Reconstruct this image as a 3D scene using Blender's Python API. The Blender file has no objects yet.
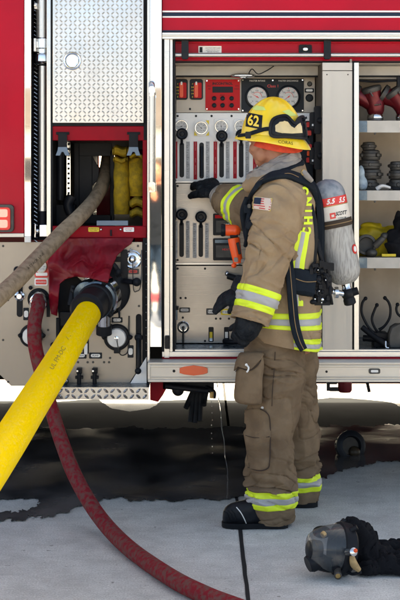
import bpy, bmesh, math, random
from mathutils import Vector, Matrix, noise
from mathutils.bvhtree import BVHTree
from mathutils.geometry import tessellate_polygon
random.seed(7)
R = math.radians
SC = bpy.context.scene
COL = SC.collection
F = 1362.0; HC = 1.55; HX = 200.0; HY = 176.0
def W(px, py, Y):
    return Vector(((px-HX)*Y/F, Y, HC-(py-HY)*Y/F))
def G(px, py, z=0.0):
    Y = F*(HC-z)/(py-HY)
    return Vector(((px-HX)*Y/F, Y, z))
def m_(px, Y): return px*Y/F
# ------------------------------------------------------------------ materials
MATS = {}
def mat(name, col, rough=.5, metal=0., bump=0., bscale=200., bstretch=(1,1,1), var=0., vscale=8., vcol=None, vlo=.4, vhi=.6,
        coat=0., rvar=0., emit=None, spec=.5, trans=0., sheen=0., aniso=0., bdist=.002, vstretch=(1,1,1), sub=0., alpha=1., wr=None, weave=0.):
    if name in MATS: return MATS[name]
    if max(col) < .06: spec = min(spec, .14)
    m = bpy.data.materials.new(name); m.use_nodes = True
    nt = m.node_tree; N = nt.nodes; L = nt.links
    b = N['Principled BSDF']
    b.inputs['Base Color'].default_value = (*col, 1)
    b.inputs['Roughness'].default_value = rough
    b.inputs['Metallic'].default_value = metal
    b.inputs['Coat Weight'].default_value = coat
    b.inputs['Coat Roughness'].default_value = .06
    b.inputs['Specular IOR Level'].default_value = spec
    b.inputs['Transmission Weight'].default_value = trans
    b.inputs['Sheen Weight'].default_value = sheen
    b.inputs['Anisotropic'].default_value = aniso
    b.inputs['Alpha'].default_value = alpha
    tc = N.new('ShaderNodeTexCoord')
    def nz(scale, stretch, detail=6):
        mp = N.new('ShaderNodeMapping'); mp.inputs['Scale'].default_value = stretch
        L.new(tc.outputs['Object'], mp.inputs['Vector'])
        t = N.new('ShaderNodeTexNoise'); t.inputs['Scale'].default_value = scale; t.inputs['Detail'].default_value = detail
        L.new(mp.outputs[0], t.inputs['Vector']); return t
    if var > 0:
        t = nz(vscale, vstretch); r = N.new('ShaderNodeMapRange')
        r.inputs['From Min'].default_value = vlo; r.inputs['From Max'].default_value = vhi
        r.inputs['To Max'].default_value = var
        L.new(t.outputs['Fac'], r.inputs['Value'])
        mx = N.new('ShaderNodeMix'); mx.data_type = 'RGBA'
        mx.inputs[6].default_value = (*col, 1)
        mx.inputs[7].default_value = (*(vcol or [c*.4 for c in col]), 1)
        L.new(r.outputs[0], mx.inputs[0]); L.new(mx.outputs[2], b.inputs['Base Color'])
    if rvar > 0:
        t = nz(vscale*1.7, tuple(q*(4 if q>1 else 1) for q in bstretch)); r = N.new('ShaderNodeMapRange')
        r.inputs['From Min'].default_value = .3; r.inputs['From Max'].default_value = .7
        r.inputs['To Min'].default_value = max(rough-rvar, .02); r.inputs['To Max'].default_value = rough+rvar
        L.new(t.outputs['Fac'], r.inputs['Value']); L.new(r.outputs[0], b.inputs['Roughness'])
    if bump > 0:
        t = nz(bscale, bstretch)
        bp = N.new('ShaderNodeBump'); bp.inputs['Strength'].default_value = bump; bp.inputs['Distance'].default_value = bdist
        L.new(t.outputs['Fac'], bp.inputs['Height']); L.new(bp.outputs[0], b.inputs['Normal'])
        if wr:
            # wrinkles: (scale, distance, stretch)
            t2 = nz(wr[0], wr[2] if len(wr)>2 else (1,1,1), 3); t2.inputs['Distortion'].default_value = .5
            ab = N.new('ShaderNodeMath'); ab.operation='SUBTRACT'; ab.inputs[1].default_value=.5; L.new(t2.outputs['Fac'], ab.inputs[0])
            a2 = N.new('ShaderNodeMath'); a2.operation='ABSOLUTE'; L.new(ab.outputs[0], a2.inputs[0])
            a3 = N.new('ShaderNodeMapRange'); a3.inputs['From Max'].default_value=.16; L.new(a2.outputs[0], a3.inputs['Value'])
            b2 = N.new('ShaderNodeBump'); b2.inputs['Strength'].default_value=.8; b2.inputs['Distance'].default_value=wr[1]
            L.new(a3.outputs[0], b2.inputs['Height']); L.new(b2.outputs[0], bp.inputs['Normal'])
    if emit:
        b.inputs['Emission Color'].default_value = (*emit[0], 1); b.inputs['Emission Strength'].default_value = emit[1]
    MATS[name] = m; return m
RED = mat('red_paint', (.44,.0005,.018), .3, coat=.06, spec=.12, bump=.03, bscale=30, var=.25, vcol=(.22,.004,.014), vscale=3)
REDD = mat('red_satin_paint', (.27,.0008,.010), .45, spec=.12, var=.4, vcol=(.14,.004,.01), vscale=9, bump=.05, bscale=40)
TANP = mat('brushed_panel', (.34,.295,.245), .38, metal=.55, bump=.04, bscale=90, bstretch=(.3,1,14), var=.5, vcol=(.30,.26,.22), vscale=4, rvar=.035)
STEEL = mat('brushed_steel', (.335,.31,.285), .30, metal=.9, bump=.05, bscale=90, bstretch=(.3,1,14), var=.5, vcol=(.21,.195,.18), vscale=3.5, rvar=.04)
ALU = mat('aluminium_trim', (.60,.58,.55), .3, metal=.75, bump=.015, bscale=60, bstretch=(.3,1,6), var=.25, vcol=(.6,.57,.53), vscale=6, rvar=.03)
PILLAR = mat('pillar_sheet', (.49,.45,.40), .42, metal=.25, bump=.06, bscale=60, bstretch=(6,1,.2), var=.4, vcol=(.5,.45,.40), vscale=5, rvar=.1)
TREAD = mat('tread_plate', (.54,.52,.50), .22, metal=.9, bump=.05, bscale=120, var=.35, vcol=(.44,.42,.40), vscale=5, rvar=.06)
MIRROR = mat('polished_stainless', (.86,.84,.82), .03, metal=1., bump=.006, bscale=5, bstretch=(1,1,.6), var=.25, vcol=(.7,.67,.64), vscale=6)
CHROME = mat('chrome', (.78,.78,.78), .12, metal=1., var=.2, vscale=30, vcol=(.45,.45,.45), rvar=.06)
BLUED = mat('dark_blued_metal', (.10,.14,.18), .32, metal=.7, var=.4, vscale=20, vcol=(.02,.03,.04), rvar=.12)
BLACK = mat('black_rubber', (.007,.008,.010), .55, spec=.3, var=.3, vscale=20, vcol=(.016,.017,.02), bump=.05)
BLKG = mat('black_plastic', (.010,.012,.016), .28, bump=.03, bscale=60)
BLKM = mat('black_powder_coat', (.009,.010,.013), .42, spec=.35, bump=.1, bscale=300, var=.4, vscale=9, vcol=(.022,.022,.025))
DARK = mat('dark_interior', (.008,.008,.009), .8, spec=.15, var=.5, vscale=6, vcol=(.018,.016,.015))
CREAM = mat('cream_anodised', (.62,.57,.50), .34, metal=.3, bump=.04, bscale=40, bstretch=(.2,1,4), var=.35, vcol=(.58,.52,.45), vscale=5, rvar=.08)
WHITE = mat('white_plate', (.78,.76,.73), .4, metal=.1, var=.3, vcol=(.56,.54,.52), vscale=8)
WHITEP = mat('white_print', (.85,.84,.82), .5)
NAVY = mat('navy_stripe', (.012,.025,.05), .3)
GREYD = mat('charcoal_plate', (.018,.021,.026), .45, spec=.3, bump=.05)
CTRL = mat('red_control_plate', (.50,.004,.008), .45, spec=.2, bump=.03)
SCREEN = mat('dark_display', (.015,.015,.02), .1)
YELP = mat('yellow_print', (.80,.58,.03), .5)
ORANGE = mat('orange_plastic', (.86,.085,.012), .35, bump=.03)
REFLR = mat('orange_reflector', (.85,.10,.02), .2, bump=.3, bscale=160, bdist=.001)
LAMPG = mat('lit_red_lens', (.42,.002,.006), .2, emit=((1.,.01,.012), .05))
LAMPW = mat('clear_marker_lens', (.80,.35,.30), .12, emit=((1.,.28,.22), .16), bump=.4, bscale=130)
CABIN = mat('cabinet_interior', (.34,.285,.23), .5, metal=.25, var=.5, vcol=(.21,.17,.13), vscale=5, bump=.08, bscale=50, bstretch=(.2,1,4))
SHADEP = mat('shutter_box', (.40,.37,.33), .5, metal=.3, var=.3, vscale=6)
VINYL = mat('dark_red_vinyl', (.20,.003,.012), .4, spec=.25, wr=(5,.010), bump=.25, bscale=9, bdist=.012, var=.6, vcol=(.10,.006,.010), vscale=7)
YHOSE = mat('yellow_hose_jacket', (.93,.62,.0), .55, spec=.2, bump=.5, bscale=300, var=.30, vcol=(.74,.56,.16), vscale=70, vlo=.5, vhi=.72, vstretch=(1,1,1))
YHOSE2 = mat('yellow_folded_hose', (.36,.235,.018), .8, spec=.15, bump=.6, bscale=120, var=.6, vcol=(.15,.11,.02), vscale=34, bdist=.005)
RHOSE = mat('red_hose_jacket', (.185,.008,.016), .8, spec=.2, bump=.4, bscale=160, var=.8, vcol=(.125,.06,.052), vscale=50, vlo=.42, vhi=.60, vstretch=(1,1,1), bdist=.003)
BHOSE = mat('beige_hose_jacket', (.30,.225,.15), .8, spec=.2, bump=.5, bscale=180, var=.8, vcol=(.16,.115,.075), vscale=34, vlo=.42, vhi=.66, bdist=.003)
WYE = mat('maroon_fitting', (.14,.006,.012), .35, metal=.4, var=.4, vscale=20)
IRON = mat('dark_grey_fitting', (.075,.07,.065), .5, metal=.4, var=.5, vscale=20, vcol=(.03,.028,.025))
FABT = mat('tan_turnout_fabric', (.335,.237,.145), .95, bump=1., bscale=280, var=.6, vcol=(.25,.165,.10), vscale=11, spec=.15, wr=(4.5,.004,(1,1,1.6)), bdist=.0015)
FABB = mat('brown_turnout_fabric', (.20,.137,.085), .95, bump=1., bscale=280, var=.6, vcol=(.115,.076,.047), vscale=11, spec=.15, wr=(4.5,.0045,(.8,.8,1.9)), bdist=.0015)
STITCH = mat('dark_seam', (.055,.038,.03), .9)
TAPEY = mat('lime_reflective_tape', (.72,.88,.03), .5, bump=.2, bscale=300, var=.25, vcol=(.60,.68,.06), vscale=14)
TAPES = mat('silver_reflective_tape', (.40,.39,.40), .45, bump=.2, bscale=300, var=.3, vcol=(.3,.29,.3), vscale=14)
GLOVE = mat('black_glove_leather', (.005,.007,.010), .6, spec=.25, bump=.4, bscale=60, bdist=.004, var=.6, vcol=(.022,.025,.03), vscale=26, wr=(26,.004))
BOOT = mat('black_boot_rubber', (.007,.008,.011), .45, spec=.3, bump=.25, bscale=40, bdist=.004, var=.4, vcol=(.035,.036,.04), vscale=16)
WEB = mat('navy_black_webbing', (.006,.010,.016), .7, spec=.2, bump=.5, bscale=350, var=.4, vcol=(.013,.018,.025), vscale=25)
WEBT = mat('brown_stitching', (.24,.15,.07), .8)
HELM = mat('yellow_helmet_shell', (.86,.58,.015), .32, coat=.2, bump=.05, bscale=25, var=.45, vcol=(.72,.60,.16), vscale=11, vlo=.45, vhi=.7)
SKIN = mat('skin', (.36,.165,.10), .5, bump=.25, bscale=180, bdist=.001, var=.5, vcol=(.28,.085,.05), vscale=14, spec=.35)
HAIR = mat('dark_hair', (.05,.03,.02), .6, bump=.8, bscale=200)
FLAP = mat('orange_red_flap', (.66,.06,.02), .8, bump=.5, bscale=200, var=.6, vcol=(.38,.03,.015), vscale=30)
HOOD = mat('grey_hood_knit', (.30,.27,.245), .95, spec=.15, bump=.3, bscale=220, var=.5, vcol=(.17,.15,.13), vscale=18, wr=(7,.004,(.7,.7,1.8)))
COMP = mat('composite_cylinder', (.42,.40,.37), .42, bump=.2, bscale=60, bstretch=(3,3,.4), var=.9, vcol=(.25,.235,.22), vscale=55, vstretch=(3,3,.35), vlo=.42, vhi=.62)
COMPB = mat('worn_blue_grey_dome', (.28,.30,.325), .42, var=.9, vcol=(.14,.17,.205), vscale=32, vlo=.4, vhi=.62, bump=.1)
LABR = mat('red_label', (.72,.035,.03), .4, var=.2, vscale=40)
LABW = mat('cream_label', (.74,.68,.60), .45, var=.35, vcol=(.58,.5,.42), vscale=25)
BUCK = mat('blue_grey_buckle', (.11,.16,.22), .4)
CLOTHB = mat('black_knit_cloth', (.010,.010,.012), .95, spec=.15, bump=.8, bscale=300, var=.4, vcol=(.011,.011,.013), vscale=30)
BRASS = mat('worn_brass', (.45,.30,.12), .4, metal=.7, var=.5, vscale=60)
LEATH = mat('tan_leather', (.46,.30,.13), .7, var=.5, vscale=40, bump=.3)
LENS = mat('smoked_visor', (.10,.11,.12), .08, var=.8, vcol=(.30,.26,.22), vscale=18, vlo=.5, vhi=.7, alpha=.5, coat=.25, spec=.3)
GOGL = mat('goggle_lens', (.60,.46,.22), .12, coat=.5, var=.2, vscale=30)
JEANS = mat('blue_denim', (.015,.028,.05), .95, spec=.1, bump=.4, bscale=200, var=.4, vscale=10)
TSHIRT = mat('dark_tshirt', (.008,.010,.014), .95, spec=.1, bump=.3)
def set_dirt_concrete():
    m = bpy.data.materials.new('concrete'); m.use_nodes = True
    nt = m.node_tree; N = nt.nodes; L = nt.links; b = N['Principled BSDF']
    tc = N.new('ShaderNodeTexCoord')
    def nz(s, d=8, st=(1,1,1), r=.6):
        mp = N.new('ShaderNodeMapping'); mp.inputs['Scale'].default_value = st
        L.new(tc.outputs['Object'], mp.inputs['Vector'])
        t = N.new('ShaderNodeTexNoise'); t.inputs['Scale'].default_value = s; t.inputs['Detail'].default_value = d; t.inputs['Roughness'].default_value = r
        L.new(mp.outputs[0], t.inputs['Vector']); return t
    def ramp(src, p0, c0, p1, c1):
        r = N.new('ShaderNodeValToRGB'); r.color_ramp.elements[0].position = p0; r.color_ramp.elements[0].color = (*c0,1)
        r.color_ramp.elements[1].position = p1; r.color_ramp.elements[1].color = (*c1,1); L.new(src, r.inputs[0]); return r
    def mul(a, b_, f=1.):
        x = N.new('ShaderNodeMix'); x.data_type='RGBA'; x.blend_type='MULTIPLY'; x.inputs[0].default_value = f
        L.new(a, x.inputs[6]); L.new(b_, x.inputs[7]); return x.outputs[2]
    base = ramp(nz(1.1).outputs['Fac'], .35, (.56,.565,.55), .65, (.68,.68,.65))
    bl = ramp(nz(7, 10).outputs['Fac'], .35, (.80,.80,.80), .6, (1,1,1))
    fine = ramp(nz(140, 4).outputs['Fac'], .3, (.66,.66,.66), .65, (1.12,1.12,1.12))
    broom = ramp(nz(60, 4, (.12,3,1)).outputs['Fac'], .3, (.86,.86,.86), .6, (1.04,1.04,1.04))
    spots = ramp(nz(23, 2).outputs['Fac'], .26, (.35,.34,.33), .31, (1,1,1))
    c = mul(base.outputs[0], bl.outputs[0]); c = mul(c, fine.outputs[0]); c = mul(c, broom.outputs[0]); c = mul(c, spots.outputs[0], .8)
    L.new(c, b.inputs['Base Color'])
    b.inputs['Roughness'].default_value = .8
    bp = N.new('ShaderNodeBump'); bp.inputs['Strength'].default_value = .5; bp.inputs['Distance'].default_value = .004
    t = nz(90, 6, (.25,2.5,1)); L.new(t.outputs['Fac'], bp.inputs['Height']); L.new(bp.outputs[0], b.inputs['Normal'])
    return m
CONC = set_dirt_concrete()
def wet_mat():
    m = bpy.data.materials.new('wet_concrete'); m.use_nodes = True
    nt = m.node_tree; N = nt.nodes; L = nt.links; b = N['Principled BSDF']
    tc = N.new('ShaderNodeTexCoord')
    def nz(s, st, d=5):
        mp = N.new('ShaderNodeMapping'); mp.inputs['Scale'].default_value = st
        L.new(tc.outputs['Object'], mp.inputs['Vector'])
        t = N.new('ShaderNodeTexNoise'); t.inputs['Scale'].default_value = s; t.inputs['Detail'].default_value = d
        L.new(mp.outputs[0], t.inputs['Vector']); return t
    r = N.new('ShaderNodeValToRGB'); r.color_ramp.elements[0].position=.38; r.color_ramp.elements[0].color=(.024,.026,.03,1)
    r.color_ramp.elements[1].position=.66; r.color_ramp.elements[1].color=(.15,.135,.13,1)
    L.new(nz(2.6,(1,.6,1),8).outputs['Fac'], r.inputs[0]); L.new(r.outputs[0], b.inputs['Base Color'])
    rr = N.new('ShaderNodeMapRange'); rr.inputs['From Min'].default_value=.42; rr.inputs['From Max'].default_value=.62
    rr.inputs['To Min'].default_value=.02; rr.inputs['To Max'].default_value=.14
    L.new(nz(2.0,(1,.7,1),5).outputs['Fac'], rr.inputs['Value']); L.new(rr.outputs[0], b.inputs['Roughness'])
    b.inputs['IOR'].default_value = 1.33
    bp = N.new('ShaderNodeBump'); bp.inputs['Strength'].default_value=.3; bp.inputs['Distance'].default_value=.005
    L.new(nz(7,(1,1.5,1),4).outputs['Fac'], bp.inputs['Height']); L.new(bp.outputs[0], b.inputs['Normal'])
    return m
WET = wet_mat()
# ------------------------------------------------------------------ mesh builder
def root_loc(o):
    while o.parent: o = o.parent
    return o.location.copy()
class MB:
    def __init__(s): s.v=[]; s.f=[]; s.mi=[]; s.mats=[]; s.cur=None; s.sm=[]; s.smooth=True
    def use(s, m):
        if m not in s.mats: s.mats.append(m)
        s.cur = s.mats.index(m); return s
    def add(s, vs, fs, smooth=None):
        n=len(s.v); s.v += [Vector(v) for v in vs]
        for f in fs: s.f.append([i+n for i in f]); s.mi.append(s.cur or 0); s.sm.append(s.smooth if smooth is None else smooth)
        return s
    def box(s,x0,x1,y0,y1,z0,z1):
        if x0>x1:x0,x1=x1,x0
        if y0>y1:y0,y1=y1,y0
        if z0>z1:z0,z1=z1,z0
        return s.add([(x0,y0,z0),(x1,y0,z0),(x1,y1,z0),(x0,y1,z0),(x0,y0,z1),(x1,y0,z1),(x1,y1,z1),(x0,y1,z1)],
              [(0,3,2,1),(4,5,6,7),(0,1,5,4),(1,2,6,5),(2,3,7,6),(3,0,4,7)])
    def pb(s,x0,y0,x1,y1,Y,t=.01):   # rectangle given on a plane at depth Y, thickness behind it
        a=W(x0,y0,Y); b=W(x1,y1,Y); return s.box(a.x,b.x,Y,Y+t,b.z,a.z)
    def rb(s,x0,y0,x1,y1,Y,t=.01,r=2.,n=4):  # rounded rectangle plate
        pts=[]
        for cx,cy,a0 in ((x1-r,y0+r,0),(x0+r,y0+r,90),(x0+r,y1-r,180),(x1-r,y1-r,270)):
            for k in range(n+1):
                a=R(a0+90*k/n); pts.append((cx+r*math.cos(a), cy-r*math.sin(a)))
        return s.prism(pts,Y,t)
    def prism(s,pts,Y,t=.01):   # px polygon -> slab
        P=[W(x,y,Y) for x,y in pts]; n=len(P)
        tri=tessellate_polygon([[Vector((p.x,p.z,0)) for p in P]])
        vs=[(p.x,Y,p.z) for p in P]+[(p.x,Y+t,p.z) for p in P]
        fs=[]
        for a,b,c in tri: fs.append((a,b,c)); fs.append((c+n,b+n,a+n))
        for i in range(n): j=(i+1)%n; fs.append((i,i+n,j+n,j))
        return s.add(vs,fs)
    def ring(s,c,u,v,r,n): return [c+u*(r*math.cos(2*math.pi*k/n))+v*(r*math.sin(2*math.pi*k/n)) for k in range(n)]
    def rings(s,rs,capa=True,capb=True):
        n=len(rs[0]); vs=[p for r in rs for p in r]; fs=[]
        for i in range(len(rs)-1):
            for k in range(n):
                j=(k+1)%n; fs.append((i*n+k,i*n+j,(i+1)*n+j,(i+1)*n+k))
        if capa: fs.append(tuple(range(n))[::-1])
        if capb: fs.append(tuple((len(rs)-1)*n+k for k in range(n)))
        return s.add(vs,fs)
    def lathe(s,c,axis,prof,n=28,cap=(True,True)):   # prof: (dist along axis, radius)
        c=Vector(c); a=Vector(axis).normalized(); u=a.orthogonal().normalized(); v=a.cross(u)
        return s.rings([s.ring(c+a*d,u,v,max(r,1e-4),n) for d,r in prof],*cap)
    def cyl(s,p0,p1,r0,r1=None,n=20):
        p0=Vector(p0);p1=Vector(p1); return s.lathe(p0,p1-p0,[(0,r0),((p1-p0).length,r0 if r1 is None else r1)],n)
    def tube(s,path,r,n=14,sub=6,cap=True):
        P=[Vector(p) for p in path]; Rr=r if isinstance(r,(list,tuple)) else [r]*len(P)
        pts,rad=smooth_path(P,Rr,sub)
        fr=frames(pts)
        return s.rings([s.ring(p,u,v,q,n) for p,q,(t,u,v) in zip(pts,rad,fr)],cap,cap)
    def ball(s,c,r,n=18,m=10,sc=(1,1,1),rot=None):
        c=Vector(c); vs=[];fs=[]
        rs=[]
        for i in range(m+1):
            ph=-math.pi/2+math.pi*i/m
            ring=[]
            for k in range(n):
                a=2*math.pi*k/n
                p=Vector((math.cos(ph)*math.cos(a)*sc[0],math.cos(ph)*math.sin(a)*sc[1],math.sin(ph)*sc[2]))*r
                if i in(0,m): p=Vector((math.cos(a)*1e-4,math.sin(a)*1e-4,math.sin(ph)*sc[2]*r))
                if rot is not None: p=rot@p
                ring.append(c+p)
            rs.append(ring)
        return s.rings(rs)
    def torus(s,c,axis,R_,r,n=32,m=10):
        c=Vector(c); a=Vector(axis).normalized(); u=a.orthogonal().normalized(); v=a.cross(u); vs=[];fs=[]
        for i in range(n):
            d=u*math.cos(2*math.pi*i/n)+v*math.sin(2*math.pi*i/n)
            for k in range(m): vs.append(c+d*(R_+r*math.cos(2*math.pi*k/m))+a*(r*math.sin(2*math.pi*k/m)))
        for i in range(n):
            for k in range(m):
                i2=(i+1)%n;k2=(k+1)%m; fs.append((i*m+k,i2*m+k,i2*m+k2,i*m+k2))
        return s.add(vs,fs)
    def text(s,txt,o,right,up,h,ext=.0006,center=True,bold=0.,space=1.):
        vs,fs=text_mesh(txt,bold,space)
        o=Vector(o); right=Vector(right).normalized(); up=Vector(up).normalized(); n=right.cross(up)
        xs=[v[0] for v in vs]; cx=(min(xs)+max(xs))/2 if center else min(xs)
        return s.add([o+right*((v[0]-cx)*h)+up*((v[1]-.35)*h)+n*ext for v in vs],fs,False)
    def ptext(s,txt,px,py,Y,hpx,ext=.0008,center=True,bold=0.,sx=1.):
        vs,fs=text_mesh(txt,bold); xs=[v[0] for v in vs]; cx=(min(xs)+max(xs))/2 if center else min(xs)
        h=m_(hpx,Y)*1.35; o=W(px,py,Y)
        return s.add([(o.x+(v[0]-cx)*h*sx, Y-ext, o.z+(v[1]-.35)*h) for v in vs],fs,False)
    def mesh(s,name):
        me=bpy.data.meshes.new(name); me.from_pydata([tuple(v) for v in s.v],[],s.f)
        for m in s.mats: me.materials.append(m)
        me.polygons.foreach_set('material_index',s.mi); me.polygons.foreach_set('use_smooth',s.sm)
        me.update(); me.validate(); return me
    def build(s,name,parent=None,label=None,cat=None,group=None,kind=None,bevel=0.,angle=38,sub=0,origin=None,recalc=True):
        if parent is not None: org=root_loc(parent)
        elif origin is not None: org=Vector(origin)
        else:
            xs=[v.x for v in s.v];ys=[v.y for v in s.v];zs=[v.z for v in s.v]
            org=Vector(((min(xs)+max(xs))/2,(min(ys)+max(ys))/2,min(zs)))
        s.v=[v-org for v in s.v]
        me=s.mesh(name)
        if recalc:
            bm=bmesh.new(); bm.from_mesh(me); bmesh.ops.recalc_face_normals(bm,faces=bm.faces); bm.to_mesh(me); bm.free()
        me.set_sharp_from_angle(angle=R(angle))
        o=bpy.data.objects.new(name,me); COL.objects.link(o)
        if parent is not None: o.parent=parent
        else: o.location=org
        if bevel>0:
            b=o.modifiers.new('b','BEVEL'); b.width=bevel; b.segments=2; b.limit_method='ANGLE'; b.angle_limit=R(40); b.harden_normals=False
        if sub:
            b=o.modifiers.new('s','SUBSURF'); b.levels=sub; b.render_levels=sub
        tag(o,label,cat,group,kind); return o
def tag(o,label=None,cat=None,group=None,kind=None):
    if label:o['label']=label
    if cat:o['category']=cat
    if group:o['group']=group
    if kind:o['kind']=kind
    return o
def thing(name,loc,label,cat,group=None):
    o=bpy.data.objects.new(name,None); COL.objects.link(o); o.location=loc; o.empty_display_size=.1
    return tag(o,label,cat,group)
_tc={}
def text_mesh(txt,bold=0.,space=1.):
    k=(txt,bold,space)
    if k in _tc: return _tc[k]
    cu=bpy.data.curves.new('t','FONT'); cu.body=txt; cu.size=1; cu.offset=bold; cu.space_character=space; cu.resolution_u=3
    ob=bpy.data.objects.new('t',cu); COL.objects.link(ob)
    dg=bpy.context.evaluated_depsgraph_get(); me=bpy.data.meshes.new_from_object(ob.evaluated_get(dg))
    r=([tuple(v.co) for v in me.vertices],[tuple(p.vertices) for p in me.polygons])
    bpy.data.objects.remove(ob); bpy.data.curves.remove(cu); bpy.data.meshes.remove(me)
    _tc[k]=r; return r
def cr(p0,p1,p2,p3,t):
    return 0.5*((2*p1)+(p2-p0)*t+(2*p0-5*p1+4*p2-p3)*t*t+(3*p1-p0-3*p2+p3)*t*t*t)
def smooth_path(P,Rr,sub):
    if len(P)<3: return P,Rr
    out=[];rad=[]
    for i in range(len(P)-1):
        a=P[max(i-1,0)];b=P[i];c=P[i+1];d=P[min(i+2,len(P)-1)]
        ra=Rr[max(i-1,0)];rb=Rr[i];rc=Rr[i+1];rd=Rr[min(i+2,len(P)-1)]
        for k in range(sub):
            t=k/sub; out.append(cr(a,b,c,d,t)); rad.append(max(cr(ra,rb,rc,rd,t),1e-4))
    out.append(P[-1]); rad.append(Rr[-1]); return out,rad
def frames(pts):
    fr=[];u=None
    for i,p in enumerate(pts):
        t=(pts[min(i+1,len(pts)-1)]-pts[max(i-1,0)]).normalized()
        if u is None: u=t.orthogonal().normalized()
        else: u=(u-t*u.dot(t)).normalized()
        fr.append((t,u,t.cross(u)))
    return fr
def bvh_of(*objs):
    vs=[];fs=[]
    for o in objs:
        o_loc=root_loc(o); n=len(vs)
        vs+=[v.co+o_loc for v in o.data.vertices]; fs+=[[i+n for i in p.vertices] for p in o.data.polygons]
    return BVHTree.FromPolygons(vs,fs)
CAMP=Vector((0,0,HC))
def hit(b,px,py,fallY=6.1):
    d=Vector(((px-HX)/F,1,-(py-HY)/F)).normalized()
    l,n,i,dist=b.ray_cast(CAMP,d)
    if l is None:
        q=W(px,py,fallY); l,n,i,dist=b.find_nearest(q)
    if n.dot(d)>0: n=-n
    return l,n
def ribbon(mb,pts,nrm,w,t=.004,sub=5):
    P,_=smooth_path(pts,[1]*len(pts),sub); Nn,_=smooth_path([Vector(n) for n in nrm],[1]*len(pts),sub)
    ws=w if isinstance(w,list) else [w]*len(pts)
    _,Wd=smooth_path(pts,ws,sub) if len(pts)>2 else (None,ws)
    rs=[]
    for i,p in enumerate(P):
        tg=(P[min(i+1,len(P)-1)]-P[max(i-1,0)]).normalized(); n=Nn[i].normalized(); sd=tg.cross(n).normalized(); n=sd.cross(tg)
        a=sd*(Wd[i]/2); b=n*t
        rs.append([p-a-b*.5,p+a-b*.5,p+a+b*.5,p+a*.8+b,p-a*.8+b,p-a+b*.5])
    return mb.rings(rs)
def pribbon(mb,b,pxs,w,t=.004,off=.004,sub=5,fallY=6.1):
    ps=[];ns=[]
    for x,y in pxs:
        l,n=hit(b,x,y,fallY); ps.append(l+n*off); ns.append(n)
    return ribbon(mb,ps,ns,w,t,sub)
def decal_poly(mb,b,pts,off=.002,step=1.5,fallY=6.1):
    # fill polygon given in pixels with a grid draped on a surface
    xs=[p[0] for p in pts];ys=[p[1] for p in pts]
    bm=bmesh.new(); vs=[bm.verts.new((x,y,0)) for x,y in pts]; bm.faces.new(vs)
    x=min(xs)+step
    while x<max(xs):
        bmesh.ops.bisect_plane(bm,geom=bm.verts[:]+bm.edges[:]+bm.faces[:],plane_co=(x,0,0),plane_no=(1,0,0)); x+=step
    y=min(ys)+step
    while y<max(ys):
        bmesh.ops.bisect_plane(bm,geom=bm.verts[:]+bm.edges[:]+bm.faces[:],plane_co=(0,y,0),plane_no=(0,1,0)); y+=step
    bm.verts.ensure_lookup_table()
    out=[]
    for v in bm.verts:
        l,n=hit(b,v.co.x,v.co.y,fallY); out.append(l+n*off)
    bm.verts.index_update()
    fs=[[v.index for v in f.verts] for f in bm.faces]; bm.free()
    return mb.add(out,fs)
def decal_text(mb,b,txt,o,rt,up,off=.003,bold=.01,fallY=6.1):
    # o: px centre; rt, up: px vectors of one em
    vs,fs=text_mesh(txt,bold); xs=[v[0] for v in vs]; cx=(min(xs)+max(xs))/2
    out=[]
    for v in vs:
        a=v[0]-cx; c=v[1]-.35
        l,n=hit(b,o[0]+rt[0]*a+up[0]*c,o[1]+rt[1]*a+up[1]*c,fallY); out.append(l+n*off)
    return mb.add(out,fs,False)
def remeshed(mb,name,voxel,smooth=2):
    me=mb.mesh(name); o=bpy.data.objects.new(name,me); COL.objects.link(o)
    m=o.modifiers.new('r','REMESH'); m.mode='VOXEL'; m.voxel_size=voxel; m.use_smooth_shade=True
    s=o.modifiers.new('s','SMOOTH'); s.factor=.5; s.iterations=smooth
    dg=bpy.context.evaluated_depsgraph_get(); me2=bpy.data.meshes.new_from_object(o.evaluated_get(dg))
    vs=[v.co.copy() for v in me2.vertices]; fs=[tuple(p.vertices) for p in me2.polygons]
    bpy.data.objects.remove(o); bpy.data.meshes.remove(me); bpy.data.meshes.remove(me2)
    return vs,fs
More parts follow.
